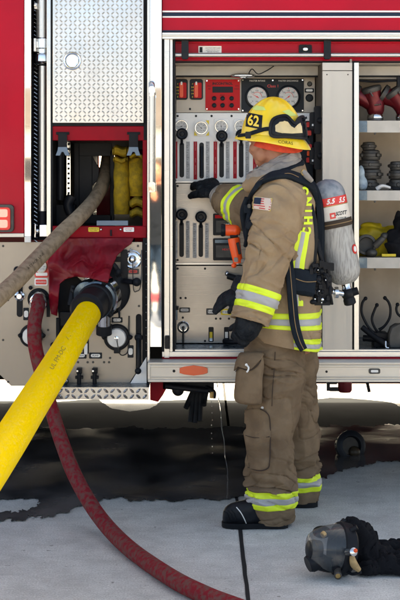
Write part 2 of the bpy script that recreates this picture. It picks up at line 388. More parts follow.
class Loft:
    """rings: list of (center, A, B, p); s in 0..len-1"""
    def __init__(s,keys,fold=None): s.k=keys; s.fold=fold
    def pt(s,t,a,off=0.):
        n=len(s.k)-1; t=min(max(t,0),n); i=min(int(t),n-1); f=t-i
        q=[s.k[max(i-1,0)],s.k[i],s.k[i+1],s.k[min(i+2,n)]]
        c=cr(q[0][0],q[1][0],q[2][0],q[3][0],f); A=cr(q[0][1],q[1][1],q[2][1],q[3][1],f); B=cr(q[0][2],q[1][2],q[2][2],q[3][2],f)
        p=q[1][3]*(1-f)+q[2][3]*f
        ca,sa=math.cos(a),math.sin(a); e=2/p
        d=A*(math.copysign(abs(ca)**e,ca))+B*(math.copysign(abs(sa)**e,sa))
        pos=c+d; o=off
        if s.fold: o+=s.fold(pos,t,a)
        return pos+d.normalized()*o
    def to(s,mb,t0=0,t1=None,nt=80,na=64,off=0.,caps=(True,True),thick=False):
        t1=len(s.k)-1 if t1 is None else t1
        f=(lambda i:t0+(t1-t0)*i/nt)
        rs=[[s.pt(f(i) if not callable(t0) else 0,2*math.pi*k/na,off) for k in range(na)] for i in range(nt+1)]
        return mb.rings(rs,*caps)
    def band(s,mb,t0,t1,off=.003,nt=6,na=96,a0=0,a1=2*math.pi,skew=None):
        full=abs(a1-a0-2*math.pi)<1e-6; vs=[];fs=[]; m=na if full else na+1
        for i in range(nt+1):
            for k in range(m):
                a=a0+(a1-a0)*k/na; tt=t0+(t1-t0)*i/nt+(skew(a) if skew else 0)
                o=off if 0<i<nt else off*.2
                vs.append(s.pt(tt,a,o))
        for i in range(nt):
            for k in range(na):
                j=(k+1)%m; fs.append((i*m+k,i*m+j,(i+1)*m+j,(i+1)*m+k))
        return mb.add(vs,fs)
def ridge(p,sc,seed=0.):
    n=noise.noise(Vector((p[0]*sc[0]+seed,p[1]*sc[1],p[2]*sc[2]))); return (1-min(abs(n)*2.2,1))**2
LIP = mat('shelf_lip',(.50,.46,.41),.5,metal=.1,var=.4,vscale=12,vcol=(.36,.33,.29))
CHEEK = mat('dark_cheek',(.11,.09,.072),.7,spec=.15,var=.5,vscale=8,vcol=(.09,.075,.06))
STRIPR = mat('dark_red_strip',(.36,.008,.018),.5,spec=.15)
STRIPT = mat('faded_strip_print',(.55,.20,.20),.6)
DIAL = mat('dial_face',(.60,.58,.55),.5,var=.4,vscale=60,vcol=(.48,.46,.43))
HALO = mat('damp_halo_concrete',(.30,.30,.29),.75,spec=.2,var=1.,vcol=(.44,.44,.425),vscale=5,bump=.4,bscale=90)
GRIP = mat('scale_strip_grey',(.34,.34,.345),.45,metal=.3,var=.5,vscale=40)
TICK = mat('scale_tick_grey',(.16,.16,.17),.5)
# ================================================================== setting
Y0=6.6
def sheet(name,pts,z,m,kind='structure',label=None,cat=None,holes=()):
    loops=[[Vector((p[0],p[1],0)) for p in pts]]+[[Vector((p[0],p[1],0)) for p in h] for h in holes]
    tri=tessellate_polygon(loops); allp=[p for l in loops for p in l]
    mb=MB().use(m); mb.add([(p.x,p.y,z) for p in allp],[t for t in tri],False)
    o=mb.build(name,kind=kind,label=label,cat=cat,origin=(0,0,0))
    bm=bmesh.new(); bm.from_mesh(o.data)
    for f in bm.faces:
        if f.normal.z<0: f.normal_flip()
    bm.to_mesh(o.data); bm.free(); return o
sheet('ground',[(-300,-300),(300,-300),(300,300),(-300,300)],0,CONC)
jm=mat('joint_sealant',(.02,.02,.022),.8)
def jag(pts,amp,it=4,seed=1):
    rr=random.Random(seed)
    for _ in range(it):
        out=[]
        for i,p in enumerate(pts):
            q=pts[(i+1)%len(pts)]; out.append(p)
            d=math.hypot(q[0]-p[0],q[1]-p[1]); o=rr.uniform(-1,1)*amp*d
            nx,ny=-(q[1]-p[1])/max(d,1e-6),(q[0]-p[0])/max(d,1e-6)
            out.append(((p[0]+q[0])/2+nx*o,(p[1]+q[1])/2+ny*o))
        pts=out
    return pts
jp=[]; rj=random.Random(3)
ys=[-30+ i*.12 for i in range(1,500)]
lft=[(.176-.006-rj.random()*.004,y) for y in ys]; rgt=[(.176+.006+rj.random()*.004,y) for y in ys]
sheet('pavement_joint',lft+rgt[::-1],.003,jm)
sheet('pavement_joint',[(-60,-3.2),(60,-3.2),(60,-3.22),(-60,-3.22)],.0035,jm)
sheet('painted_kerb_line',[(-40,-3.6),(40,-3.6),(40,-4.9),(-40,-4.9)],.004,mat('red_road_paint',(.5,.03,.03),.7))
def jag2(pts,amps,seed=1):
    rr=random.Random(seed)
    for am in amps:
        out=[]
        for i,p in enumerate(pts):
            q=pts[(i+1)%len(pts)]; out.append(p)
            out.append(((p[0]+q[0])/2+rr.uniform(-1,1)*am*.35,(p[1]+q[1])/2+rr.uniform(-1,1)*am))
        pts=out
    return pts
def g2(px,py): g=G(px,py); return (g.x,g.y)
outer=[(-140,428),(-40,429),(20,428),(60,430),(110,428),(140,429),(165,428),(190,429),(240,428),(290,429),(318,427),(335,426),(362,427),(385,425),(400,426),(440,427),(520,426),
       (520,455),(440,459),(400,463),(372,465),(350,469),(335,474),(318,481),(300,487),(270,491),(245,496),(225,500),(190,499),(150,502),(125,498),(100,502),(80,507),(60,514),(42,517),(26,521),(0,523),(-40,519),(-140,524)]
isl=[(-10,504),(8,501),(22,500),(34,499),(40,503),(36,508),(24,511),(18,514),(8,512),(-8,513)]
sheet('puddle',jag2([g2(*p) for p in outer],(.05,.055,.035,.022,.010),5),.006,WET,holes=[jag2([g2(*p) for p in isl],(.03,.03,.02),8)])
sheet('damp_shadow_patch',jag([g2(*p) for p in [(-160,403),(-40,401),(60,402),(98,399.6),(112,409),(130,412),(150,409),(160,401),(200,400),(230,401),(300,401),(330,398),(350,398.6),(366,400),(392,403),(400,407),(520,404),(560,440),(400,445),(0,450),(-160,450)]],.07,4,11),.003,mat('damp_shadow_concrete',(.048,.052,.058),.9,spec=.02,var=.6,vcol=(.028,.031,.036),vscale=2,bump=.2,bscale=40))  # dark sheet: engine's shadow band painted into the colour, together with damp concrete
# ================================================================== fire engine
eng=thing('fire_engine',(0,Y0,0),'red fire engine parked side on with its pump panels and equipment compartments open','fire engine')
def P(mb,name,**k): return mb.build(name,parent=k.pop('parent',eng),**k)
# --- hidden bulk of the body
b=MB().use(RED)
xL,xR=-3.6,3.6; yF=9.6; zT=3.5
b.box(xL,xR,6.75,yF,3.2,zT)
b.box(xL,-.71,yF-.05,yF,.42,3.2); b.box(-.60,xR,yF-.05,yF,.42,3.2); b.box(-.71,-.60,yF-.05,yF,.42,1.28); b.box(-.71,-.60,yF-.05,yF,1.69,3.2)
b.box(xL,xL+.05,6.7,yF-.06,.62,3.19); b.box(xR-.05,xR,6.7,yF-.06,.62,3.19)
P(b,'body_shell',bevel=.01)
b=MB().use(DARK)
b.box(xL+.1,xR-.1,7.35,9.5,.74,.80)
b.box(-3,3,7.7,7.82,.76,.98) ; b.box(-3,3,8.5,8.62,.76,.98)
P(b,'chassis_frame')
b=MB().use(DARK); b.box(-1.28,.7,9.3,9.45,.135,.75); b.box(-3.3,-1.28,9.3,9.45,.16,.75); P(b,'underbody_light_blocker')  # unseen dark boxes added to keep the bright far gap off the puddle
b=MB().use(mat('added_reflection_maroon',(.11,.035,.035),.7,spec=.1,var=.5,vscale=6,vcol=(.05,.03,.03))); b.box(.703,3.3,9.28,9.45,.135,.75); P(b,'added_red_reflection_box')  # unseen dull red box added to give the puddle a reddish reflection
# --- upper red side, stripes
b=MB().use(RED)
a=W(162,31,Y0); b.box(a.x,xR,Y0,Y0+.05,a.z,zT-.004)
a=W(24,237,6.56); b.box(xL,a.x,6.56,6.62,a.z,zT)       # cab panel
a=W(24,0,Y0); b.box(W(52,0,Y0).x,W(147,0,Y0).x,Y0,Y0+.05,2.42,zT-.004)
P(b,'side_panel',bevel=.004)
b=MB()
for y0,y1,m_k,t in ((10.6,12.2,WHITEP,.003),(12.5,16,NAVY,.003),(16.2,17.6,WHITEP,.003),(30.2,32,NAVY,.004)):
    b.use(m_k); b.pb(162.5,y0,1000,y1,Y0-t,t)
P(b,'body_stripe')
b=MB().use(ALU)
b.pb(162,32.4,1000,39,6.57,.03); b.use(CREAM); b.pb(162,34.5,1000,36.5,6.566,.004)
P(b,'drip_rail',bevel=.003)
b=MB().use(RED)
b.pb(175,39,1000,62,6.68,.02); b.use(mat('dark_seal',(.02,.015,.015),.6)); b.pb(175,39,1000,41.4,6.665,.012); b.pb(175,61,1000,63,6.665,.014)
b.use(RED); b.pb(176,41.6,1000,43,6.66,.02)
P(b,'door_header')
b=MB().use(ALU); p0=W(172,55,6.63); b.cyl(p0,(xR,6.63,p0.z),.0105); b.use(BLKM); b.cyl(W(169.5,55,6.63),W(172,55,6.63),.012)
P(b,'door_bar')
for x in (185,327.5):
    b=MB().use(BLKG); b.rb(x-3.6,40,x+3.6,58,6.612,.012,1.2); b.rb(x-3.2,52,x+3.2,59,6.604,.03,1.5)
    P(b,'strap_clip',bevel=.002)
b=MB().use(WHITEP); b.pb(198.5,46,221.5,53.4,6.677,.003); b.use(GREYD)
b.pb(199.5,47,202.5,52.4,6.676,.001)
for k,y in enumerate((48,50,51.8)): b.ptext('CAUTION KEEP CLEAR' if k==0 else 'LATCH DOOR FULLY' if k==1 else 'BEFORE MOVING',213,y,6.676,1.1)
P(b,'warning_sticker')
b=MB().use(BLKG); b.rb(299,44.6,312,53.6,6.67,.012,1.5); b.use(CHROME); b.lathe(W(305.5,49,6.67),(0,-1,0),[(0,.012),(.004,.012),(.006,.008)])
P(b,'latch_button',bevel=.001)
# --- left trim, pole, tread strips
b=MB().use(MIRROR); b.pb(24.3,-400,31,242,6.555,.03); b.use(WHITE)
b.pb(24.6,236,30.8,242.5,6.55,.004)
P(b,'corner_trim',bevel=.002)
b=MB().use(CREAM); b.pb(-700,233.4,24,237.2,6.545,.012)
b.use(mat('maroon_reflective',(.45,.05,.05),.4))
P(b,'cab_sill_trim',bevel=.002)
b=MB().use(BLKM); b.pb(31,-400,52,240,6.74,.02); b.box(W(31.2,0,6.6).x,W(31.6,0,6.6).x,6.6,6.74,W(0,240,6.6).z,3.2)
b.use(TREAD)
for k in range(60):   # tread ribs seen edge-on beside the pole
    y=2+k*4.1; p=W(34,y,6.70); q=W(37.2,y+2.2,6.70); b.tube([p,q],.004,8)
P(b,'tread_return')
b=MB().use(TREAD); b.pb(46.4,-400,51.6,237,6.60,.02)
P(b,'tread_strip',bevel=.002)
b=MB().use(ALU); xP=41.6
b.cyl(W(xP,-420,6.64),W(xP,40,6.64),.026,n=28); b.cyl(W(xP+.8,66,6.64),W(xP+.8,211,6.64),.0185,n=24)
o=P(b,'light_pole')
b=MB().use(CHROME)
c=W(xP+.4,38,6.64); b.lathe(c,(0,0,-1),[(0,.029),(.006,.034),(.05,.034),(.055,.030),(.075,.030),(.08,.036),(.088,.038),(.115,.038),(.125,.03),(.13,.022)],32)
P(b,'pole_collar',parent=o)
b=MB().use(ALU); b.pb(33.4,38,36,51.5,6.60,.03); b.pb(36,41,41,48,6.61,.02); P(b,'pole_bracket',parent=o,bevel=.002)
b=MB().use(ALU); b.pb(34,3,37,9,6.6,.03); b.cyl(W(35,5.5,6.60),W(35,5.5,6.57),.006); P(b,'pole_bracket',parent=o,bevel=.002)
b=MB().use(BLACK); b.cyl(W(xP+.8,211,6.64),W(xP+.8,225,6.64),.019,n=24)
P(b,'pole_grip',parent=o)
b=MB().use(CHROME); b.pb(39,224.5,48,237,6.61,.05); b.cyl(W(36,231,6.62),W(39,231,6.62),.012); b.pb(34,223.5,36,238,6.60,.02)
P(b,'pole_foot',parent=o,bevel=.004)
# marker lamp on the cab
mk=MB().use(IRON)
mk.rb(-40,204.6,13.6,232.2,6.535,.028,4); o=P(mk,'marker_lamp',bevel=.004)
b=MB().use(LAMPG); b.rb(-38,207.4,10,230,6.524,.012,3); P(b,'lens',parent=o,bevel=.002)
b=MB().use(LAMPW)
for y in (213.2,223.8):
    b.rb(-36,y-4,7.4,y+4,6.516,.01,2)
P(b,'lamp_cell',parent=o,bevel=.002)
# --- diamond plate door
def tread(mb,x0,y0,x1,y1,Y,pitch=4.6,L=4.3,Wd=1.35,hgt=.0048):
    ny=int((y1-y0)/ (pitch*.86)); nx=int((x1-x0)/pitch)
    sy=(y1-y0)/ny; sx=(x1-x0)/nx
    for j in range(ny):
        for i in range(nx):
            cx=x0+(i+.5)*sx; cy=y0+(j+.5)*sy; s=1 if (i+j)%2 else -1
            c=W(cx,cy,Y); u=Vector((s*.72,0,.69)); v=Vector((.69*-s,0,.72)) if s>0 else Vector((.69,0,.72))
            u.normalize(); v=Vector((-u.z,0,u.x)); l=m_(L/2,Y); w=m_(Wd/2,Y); n=Vector((0,-1,0))
            p=[c-u*l, c-u*l*.45-v*w, c+u*l*.45-v*w, c+u*l, c+u*l*.45+v*w, c-u*l*.45+v*w]
            t=[c-u*l*.45+n*hgt, c+u*l*.45+n*hgt]
            mb.add(p+t,[(0,1,6),(1,2,7,6),(2,3,7),(3,4,7),(4,5,6,7),(5,0,6)],True)
b=MB().use(TREAD); YD=6.585
b.pb(52.5,-90,143.6,123,YD,.02); tread(b,54,-88,143,122,YD-.0002)
P(b,'tread_plate_door',bevel=.002,recalc=True,angle=60); 
door=bpy.data.objects['tread_plate_door']
b=MB().use(CHROME); c=W(72.3,61,YD)
b.lathe(c,(0,-1,0),[(0,.044),(.008,.045),(.012,.042),(.010,.037),(.002,.036)],40,(False,True))
b.lathe(c+Vector((0,-.011,0)),(0,-1,0),[(0,.037),(.001,.034),(-.006,.030),(-.008,.001)],40,(False,False))
b.pb(66.5,59.4,78,62.6,YD-.013,.006); b.rb(68.5,62,76,67,YD-.015,.006,2)
P(b,'paddle_latch',parent=door)
b=MB().use(BLACK); b.pb(143.6,-400,147,140,6.6,.03); b.pb(50.5,-90,52.4,238,6.597,.03); b.pb(52.5,123,144,126,6.6,.03); 
P(b,'door_seal')
# --- crossbar and hose bay
b=MB().use(REDD); b.pb(51,126,146.5,140.5,6.605,.06); b.pb(51,226,146.5,238,6.60,.05)
b.use(REDD); b.pb(142.6,140,146.9,232,6.604,.05)
P(b,'hose_bay_frame',bevel=.003)
b=MB().use(DARK)
xa,xb=W(52,0,Y0).x,W(146,0,Y0).x; za=W(0,138,Y0).z; zb=W(0,226,Y0).z
b.box(xa-.02,xa,Y0+.01,9.54,zb,za); b.box(xb,xb+.02,Y0+.06,9.54,zb,za); b.box(xa,xb,Y0+.06,9.54,zb-.02,zb); b.box(xa,xb,Y0+.06,9.54,za,za+.02)
P(b,'hose_bay_lining')
b=MB().use(BLKM)
YB=7.0
b.pb(74,143,79,228,YB,.02); b.pb(79,143,112,156,YB,.02); b.pb(110,150,114,228,YB,.03); b.pb(79,215,112,230,YB,.02); b.pb(79,150,92,220,YB+.01,.02)
b.prism([(92,156),(92,186),(98,180),(99,168),(93,158)],YB+.004,.02)
P(b,'bay_divider',bevel=.002)
b=MB().use(RED); b.prism([(96.5,166),(111,172),(111,222),(96.5,222)],7.5,.02)
P(b,'inner_bulkhead')
b=MB().use(CHROME)
b.pb(66.6,141,70.4,206,6.85,.01)
b.use(BLACK)
for k in range(13): b.pb(67.4,143+k*4.9,69.6,145.2+k*4.9,6.848,.003)
P(b,'slotted_rail')
b=MB().use(BLKM); b.tube([W(60,142,6.8),W(60,200,6.8)],.018); b.tube([W(72,196,6.75),W(68,205,6.75),W(71,214,6.75)],.025); b.pb(54,205,75,226,6.8,.1)
P(b,'bay_pipework')
for x in (62.5,133.5):
    b=MB().use(BLACK); b.pb(x-6.5,132,x+6.5,134.6,6.596,.012); b.pb(x-4.5,133,x+4.5,150,6.59,.006)
    o=P(b,'bay_strap',bevel=.001)
    b=MB().use(BUCK); b.prism([(x-4.6,147),(x+4.6,147),(x+5,150),(x+7,155.6),(x+2.6,155.6),(x+1,152),(x-1,152),(x-2.6,155.6),(x-7,155.6),(x-5,150)],6.583,.012)
    P(b,'buckle',parent=o,bevel=.002)
b=MB().use(BUCK); b.pb(96.5,220.6,128,225.6,6.594,.03); P(b,'sill_plate',bevel=.002)
b=MB().use(YELP); b.rb(88.3,227.4,99,231.8,6.596,.004,.8); b.use(GREYD); b.ptext('WARNING',93.6,228.8,6.5955,1.5); b.ptext('FULL OPEN',93.6,230.6,6.5955,1.1); P(b,'bay_sticker')
b=MB().use(WHITEP); b.rb(123.5,227.4,134,231.8,6.596,.004,.8); b.use(LABR); b.ptext('DANGER',128.6,228.8,6.5955,1.5); b.use(GREYD); b.ptext('NO STEP',128.6,230.6,6.5955,1.1)
P(b,'bay_sticker')
for x in (101,120.6):
    b=MB().use(CHROME); b.ball(W(x,229.6,6.595),.006); P(b,'snap_stud')
b=MB().use(BLKM); b.tube([W(111,230,6.59),W(111,236,6.585)],.0045); P(b,'flap_toggle')
# --- lower pump panel
b=MB().use(TANP); YP=6.6
b.prism([(-24,242),(142.4,242),(142.4,363),(128,385.6),(11,386),(-6,369),(-24,350)],YP,.012)
P(b,'pump_panel',bevel=.0015)
b=MB().use(DARK); b.box(W(56,0,YP).x,W(126,0,YP).x,6.66,7.5,.57,1.25); P(b,'pump_housing')
b=MB().use(BLACK); b.pb(142.8,238,147,366,6.597,.03); b.use(CHROME)
for k in range(16): b.ball(W(146.2,244+k*7.6,6.597),.0028,8,6)
P(b,'panel_seal')
def plaque(x,y,w,h,Y=YP,m=None,txt=None,tilt=0,inner=WHITE):
    b=MB().use(m or GREYD); b.rb(x-w/2,y-h/2,x+w/2,y+h/2,Y-.003,.003,.8)
    b.use(inner); b.rb(x-w*.36,y-h*.27,x+w*.36,y+h*.27,Y-.004,.0012,min(w*.3,h*.26))
    b.use(GREYD)
    if txt: b.ptext(txt,x,y,Y-.0042,h*.3)
    return P(b,'oval_plaque')
plaque(117,320,11,5.4,txt='TANK FILL'); plaque(80,355.6,13,6,txt='DRAIN'); plaque(95.5,355.6,13,6,txt='PUMP'); plaque(26,314,5.6,12.5); plaque(130.5,351.5,6,12.5); plaque(133,271.5,12,5.4,m=IRON,inner=LABR,txt='INLET')
def gauge(x,y,r,Y,mbez=CHROME,red=False,ang=120,parent=None):
    rr=m_(r,Y); c=W(x,y,Y)
    b=MB().use(mbez); b.lathe(c,(0,-1,0),[(0,rr*1.05),(.010,rr*1.05),(.013,rr*.98),(.013,rr*.88),(.009,rr*.86)],40,(True,True))
    o=P(b,'pressure_gauge',parent=parent or eng)
    b=MB().use(DIAL); b.lathe(c+Vector((0,-.0092,0)),(0,-1,0),[(0,rr*.86),(.0008,rr*.86)],36)
    cc=c+Vector((0,-.0102,0))
    for k in range(25):
        a=R(225-270*k/24); l=.70 if k%4==0 else .77; w=rr*(.022 if k%4==0 else .012)
        d=Vector((math.cos(a),0,math.sin(a))); n=Vector((-d.z,0,d.x))
        b.use(LABR if (red and 9<k<19) else BLKG)
        b.add([cc+d*rr*l-n*w,cc+d*rr*.83-n*w,cc+d*rr*.83+n*w,cc+d*rr*l+n*w],[(0,1,2,3)],False)
    if r>4.2:
        b.use(BLKG)
        for k in range(7):
            a=R(225-270*k/6); d=Vector((math.cos(a),0,math.sin(a)))
            b.text(str(k*50 if k else 0),cc+d*rr*.56,(1,0,0),(0,0,1),rr*.2,.0002)
        b.text('PSI',cc+Vector((0,0,-rr*.42)),(1,0,0),(0,0,1),rr*.2,.0002)
        if red:
            b.use(LABR)
            for k in range(12,30):
                a0=R(225-270*k/36);a1=R(225-270*(k+1)/36)
                q=[cc+Vector((math.cos(t)*rr*s_,-.0001,math.sin(t)*rr*s_)) for t,s_ in ((a0,.40),(a1,.40),(a1,.44),(a0,.44))]
                b.add(q,[(0,1,2,3)],False)
    P(b,'dial',parent=o,recalc=False)
    b=MB().use(LABR if red else BLKG); a=R(ang); d=Vector((math.cos(a),0,math.sin(a))); n=Vector((-d.z,0,d.x)); q=cc+Vector((0,-.0012,0))
    b.add([q-d*rr*.18-n*rr*.04,q+d*rr*.7,q-d*rr*.18+n*rr*.04],[(0,1,2)],False); b.lathe(q,(0,-1,0),[(-.001,rr*.07),(.001,rr*.07)],12)
    P(b,'needle',parent=o,recalc=False)
    return o
b=MB().use(LABR); b.rb(34.6,259,48.6,277.6,YP-.004,.004,2); b.use(WHITEP); b.rb(34.4,278.2,47.6,285.6,YP-.004,.004,1.2); b.use(LABR); b.rb(35.6,279.6,46.4,284.4,YP-.005,.001,1); b.use(WHITEP); b.ptext('DISCHARGE 1',41,282,YP-.0055,1.5); b.rb(35.6,272.6,47.4,275.8,YP-.0055,.001,.8)
P(b,'gauge_backplate'); gauge(41,266.4,6,YP-.004,ang=230)
# left T lever
b=MB().use(BLKM); b.rb(16.6,283,22.6,317,YP-.004,.004,2.8); o=P(b,'valve_slide')
b=MB().use(BLKG); b.ball(W(17.2,270,6.52),.0185,20,12); b.tube([W(17.6,272,6.52),W(19,284,6.55),W(19.6,296,6.58)],.006); P(b,'lever_knob',parent=o)
b=MB().use(CHROME); b.lathe(W(19.8,296,YP-.004),(0,-1,0),[(0,.024),(.012,.024),(.018,.014),(.03,.012)],24); b.use(BLKG); b.cyl(W(14.5,296.5,6.575),W(24,296.5,6.575),.006); P(b,'lever_collar',parent=o)
# red hose outlet
b=MB().use(BLACK); b.lathe(W(38.6,299,YP),(0,-1,0),[(0,.053),(.01,.053),(.014,.044)],36)
for k in range(6):
    a=R(60*k+20); b.lathe(W(38.6+9.2*math.cos(a),299-9.2*math.sin(a),YP),(0,-1,0),[(0,.007),(.018,.007)],6)
b.use(BLKM); b.ball(W(30.5,287.8,6.58),.010); b.pb(46.5,300,49.5,317,6.58,.02)
o=P(b,'hose_outlet')
b=MB().use(CHROME); c=W(38.8,299,YP-.01); ax=Vector((0,-1,-.35))
b.lathe(c,ax,[(0,.041),(.03,.041),(.034,.036),(.05,.036)],36); b.use(LABR); b.lathe(c+ax.normalized()*.05,ax,[(0,.038),(.008,.038)],36); b.use(WHITEP); b.lathe(c+ax.normalized()*.058,ax,[(0,.037),(.006,.037)],36)
P(b,'outlet_coupling',parent=o)
# caps
def cap(x,y,r,Y,handle=True,white=.68):
    rr=m_(r,Y); c=W(x,y,Y); b=MB().use(BLKM)
    b.lathe(c,(0,-1,0),[(0,rr),(.02,rr),(.03,rr*.92),(.032,rr*.76)],40,(True,True)); o=P(b,'capped_outlet')
    b=MB().use(WHITE); b.lathe(c+Vector((0,-.030,0)),(0,-1,0),[(0,rr*.74),(.012,rr*.72),(.02,rr*.66),(.024,rr*.2)],36); P(b,'cap',parent=o)
    b=MB().use(CHROME); b.lathe(c+Vector((0,-.054,0)),(0,-1,0),[(0,rr*.16),(.006,rr*.16),(.008,rr*.05)],16); b.torus(W(x,y+r*.25,Y-.062),(1,.4,0),.007,.0016,16,6); P(b,'cap_eye',parent=o)
    if handle:
        b=MB().use(BLKM); b.pb(x-3.2,y+r*.55,x+3.2,y+r*1.25,Y-.04,.03)
        for s in (-1,1): b.tube([W(x+s*r*.86,y-1,Y-.035),W(x+s*r*1.1,y+1,Y-.045)],.011)
        P(b,'cap_lug',parent=o,bevel=.003)
    return o
cap(117,337,13.2,YP); cap(31.6,335.4,11.6,YP)
b=MB().use(IRON); b.tube([W(117,341,6.53),W(118,347,6.50),W(120,354,6.52),W(124,355,6.55),W(128,350,6.58),W(128.5,330,6.59),W(129,316,6.59)],.0028,6); b.tube([W(129,316,6.59),W(128.7,345,6.585)],.004)
P(b,'cap_chain')
# right hand drain and levers
c=W(132.4,259.4,YP); b=MB().use(CHROME); b.lathe(c,(0,-1,0),[(0,.046),(.01,.046),(.013,.04),(.011,.034),(.018,.030),(.020,.022),(.014,.020),(.024,.012),(.026,.004)],40); b.torus(W(131,250,6.58),(0,1,.3),.006,.002,14,6)
P(b,'threaded_inlet')
b=MB().use(BLKM); b.rb(120.5,250,127.6,283.5,6.57,.03,2); b.tube([W(124,281,6.55),W(133,282,6.52)],.013); b.ball(W(136.6,282,6.515),.021,20,12); b.pb(114,257,121,262,6.57,.02)
P(b,'inlet_valve_lever',bevel=.004)
b=MB().use(IRON); b.tube([W(141.6,250,6.585),W(141.4,275,6.57),W(140,288,6.565),W(137,291,6.565),W(133.5,289,6.57),W(132.6,262,6.56)],.0024,6)
P(b,'tether_cable')
b=MB().use(BLACK); b.rb(135.8,314,141.6,371,YP-.004,.004,2.8); o=P(b,'valve_slide')
b=MB().use(BLKG); b.lathe(W(138.4,337.5,6.59),(0,-1,0),[(0,.020),(.014,.018),(.02,.01)],20); b.tube([W(138,338,6.575),W(138.6,352,6.55),W(138,370,6.545)],.007); b.ball(W(138,371,6.54),.016); P(b,'lever_knob',parent=o)
b=MB().use(BLKM); b.rb(82.6,337.6,88.8,354,YP-.003,.003,1); b.use(WHITE); b.pb(84,343.6,87.4,354.5,6.585,.012); o=P(b,'toggle_switch',bevel=.002)
for x in (68,73,78,87.6,93,104,109):
    b=MB().use(IRON); b.lathe(W(x,362.2,YP),(0,-1,0),[(0,.006),(.003,.005)],10); P(b,'panel_screw')
for x in (63,79,94.6):
    b=MB().use(BLKM); b.pb(x-2.6,368.6,x+2.6,374,6.56,.04); b.cyl(W(x,373,6.55),W(x,384,6.55),.010); b.pb(x-4,376,x+4,379,6.545,.02)
    b.use(CHROME); b.lathe(W(x-1.6,371,6.56),(0,-1,0),[(0,.006),(.006,.006)],10)
    P(b,'drain_valve',bevel=.002)
b=MB().use(CHROME); b.ball(W(61,381,6.53),.03,20,12,(1.3,1,.75)); b.cyl(W(57,381,6.53),W(53,381,6.53),.012); P(b,'drain_fitting')
b=MB().use(mat('sunlit_gap_white',(.88,.87,.85),.5)); b.prism([(146.4,357),(146.6,385.4),(129,385.4)],6.575,.004); P(b,'sunlit_gap_plate')  # sunlit ground seen through the gap, painted as a bright white plate
# large intake
I0=W(105,291,6.6); ia=Vector((-.50,-.82,-.30)).normalized()
b=MB().use(BLKM); b.lathe(W(106,291,YP),(0,-1,0),[(0,.118),(.02,.118),(.03,.105)],48)
o=P(b,'large_intake')
b=MB().use(CHROME); b.lathe(W(105,291,6.58),ia,[(0,.085),(.02,.108),(.055,.108),(.06,.100),(.075,.100),(.08,.09)],48); P(b,'swivel_ring',parent=o)
b=MB().use(BLUED); c=W(105,291,6.58)+ia*.078; b.lathe(c,ia,[(0,.096),(.03,.099),(.05,.096),(.055,.086)],44)
P(b,'adapter_elbow',parent=o)
b=MB().use(BLKM)
u=ia.orthogonal().normalized(); v=ia.cross(u)
for k in range(4):
    a=R(90*k+30); d=u*math.cos(a)+v*math.sin(a); b.tube([c+ia*.035+d*.085,c+ia*.035+d*.118],[.015,.011]); 
b.lathe(c+ia*.02,ia,[(0,.100),(.02,.1015),(.03,.100)],44,(False,False))
P(b,'coupling_lug',parent=o)
b=MB().use(BLKM); b.pb(117,303,120.6,310,6.56,.03); b.tube([W(118.6,306,6.56),W(119.5,318,6.55)],.005); b.ball(W(116.5,304,6.54),.014); P(b,'drain_cock'); b=MB().use(BLKM); b.tube([W(110,262,6.5),W(116,268,6.5),W(119,276,6.52)],.013); b.ball(W(118,272,6.5),.018)
P(b,'bleeder_valve')
b=MB().use(CHROME); b.cyl(W(104,305,6.5),W(104,326,6.52),.036,.034,24); b.use(BLKM); b.cyl(W(104,325,6.52),W(104,334,6.53),.038,n=24); b.cyl(W(93,313,6.5),W(100,318,6.5),.014)
P(b,'relief_outlet')
b=MB().use(DARK); b.prism([(56,288),(62,280),(76,276),(84,283),(80,330),(60,334)],YP-.006,.004); P(b,'panel_cutout')
b=MB().use(BLKM); b.cyl(W(58,318,6.55),W(58,362,6.58),.010); b.pb(60,312,72,326,6.56,.03); b.ball(W(53,345,6.55),.014); b.tube([W(74,286,6.56),W(70,306,6.53)],.016)
P(b,'intake_pipework',bevel=.002)
# vinyl flap
def flap():
    pts=[(48,238),(134,238),(131,244),(124,249),(117,256),(112.5,265),(109.5,275),(108,283),(100,281),(88,278),(76,276),(66,279),(60,284),(58.5,300),(56.5,316),(51,314),(48.6,290)]
    bm=bmesh.new(); vs=[bm.verts.new((x,y,0)) for x,y in pts]; bm.faces.new(vs)
    for ax,lo,hi in ((0,49,134),(1,239,316)):
        t=lo
        while t<hi:
            n=(1,0,0) if ax==0 else (0,1,0); bmesh.ops.bisect_plane(bm,geom=bm.verts[:]+bm.edges[:]+bm.faces[:],plane_co=(t,0,0) if ax==0 else (0,t,0),plane_no=n); t+=2.2
    bm.verts.index_update(); out=[]
    for v in bm.verts:
        x,y=v.co.x,v.co.y; d=(y-238)/50
        bulge=.05*min(d,1)+.14*max(0,min((y-246)/36,1))*max(0,min((x-64)/30,1))
        dep=6.585-bulge+.014*math.sin(x*.2+y*.1)*min(d*2,1)+.055*noise.noise(Vector((x*.06,y*.05,1)))*min(d*2,1)
        out.append(W(x,y,dep)*1.0)
    fs=[[v.index for v in f.verts] for f in bm.faces]; bm.free()
    n=len(out); mb=MB().use(VINYL); mb.add(out,fs); return mb
o=P(flap(),'vinyl_flap'); s=o.modifiers.new('t','SOLIDIFY'); s.thickness=.005; s.offset=1
# tread step
b=MB().use(TREAD); b.pb(50,387.4,148.6,399.6,6.44,.014); tread(b,51,388,148,399.4,6.4398,6.2,6.6,2.4,.005)
b.use(BLUED); a=W(50,387.2,6.44); c=W(148.6,387.2,6.44); b.box(a.x,c.x,6.455,6.70,a.z-.012,a.z-.001)
P(b,'tread_step',angle=60)
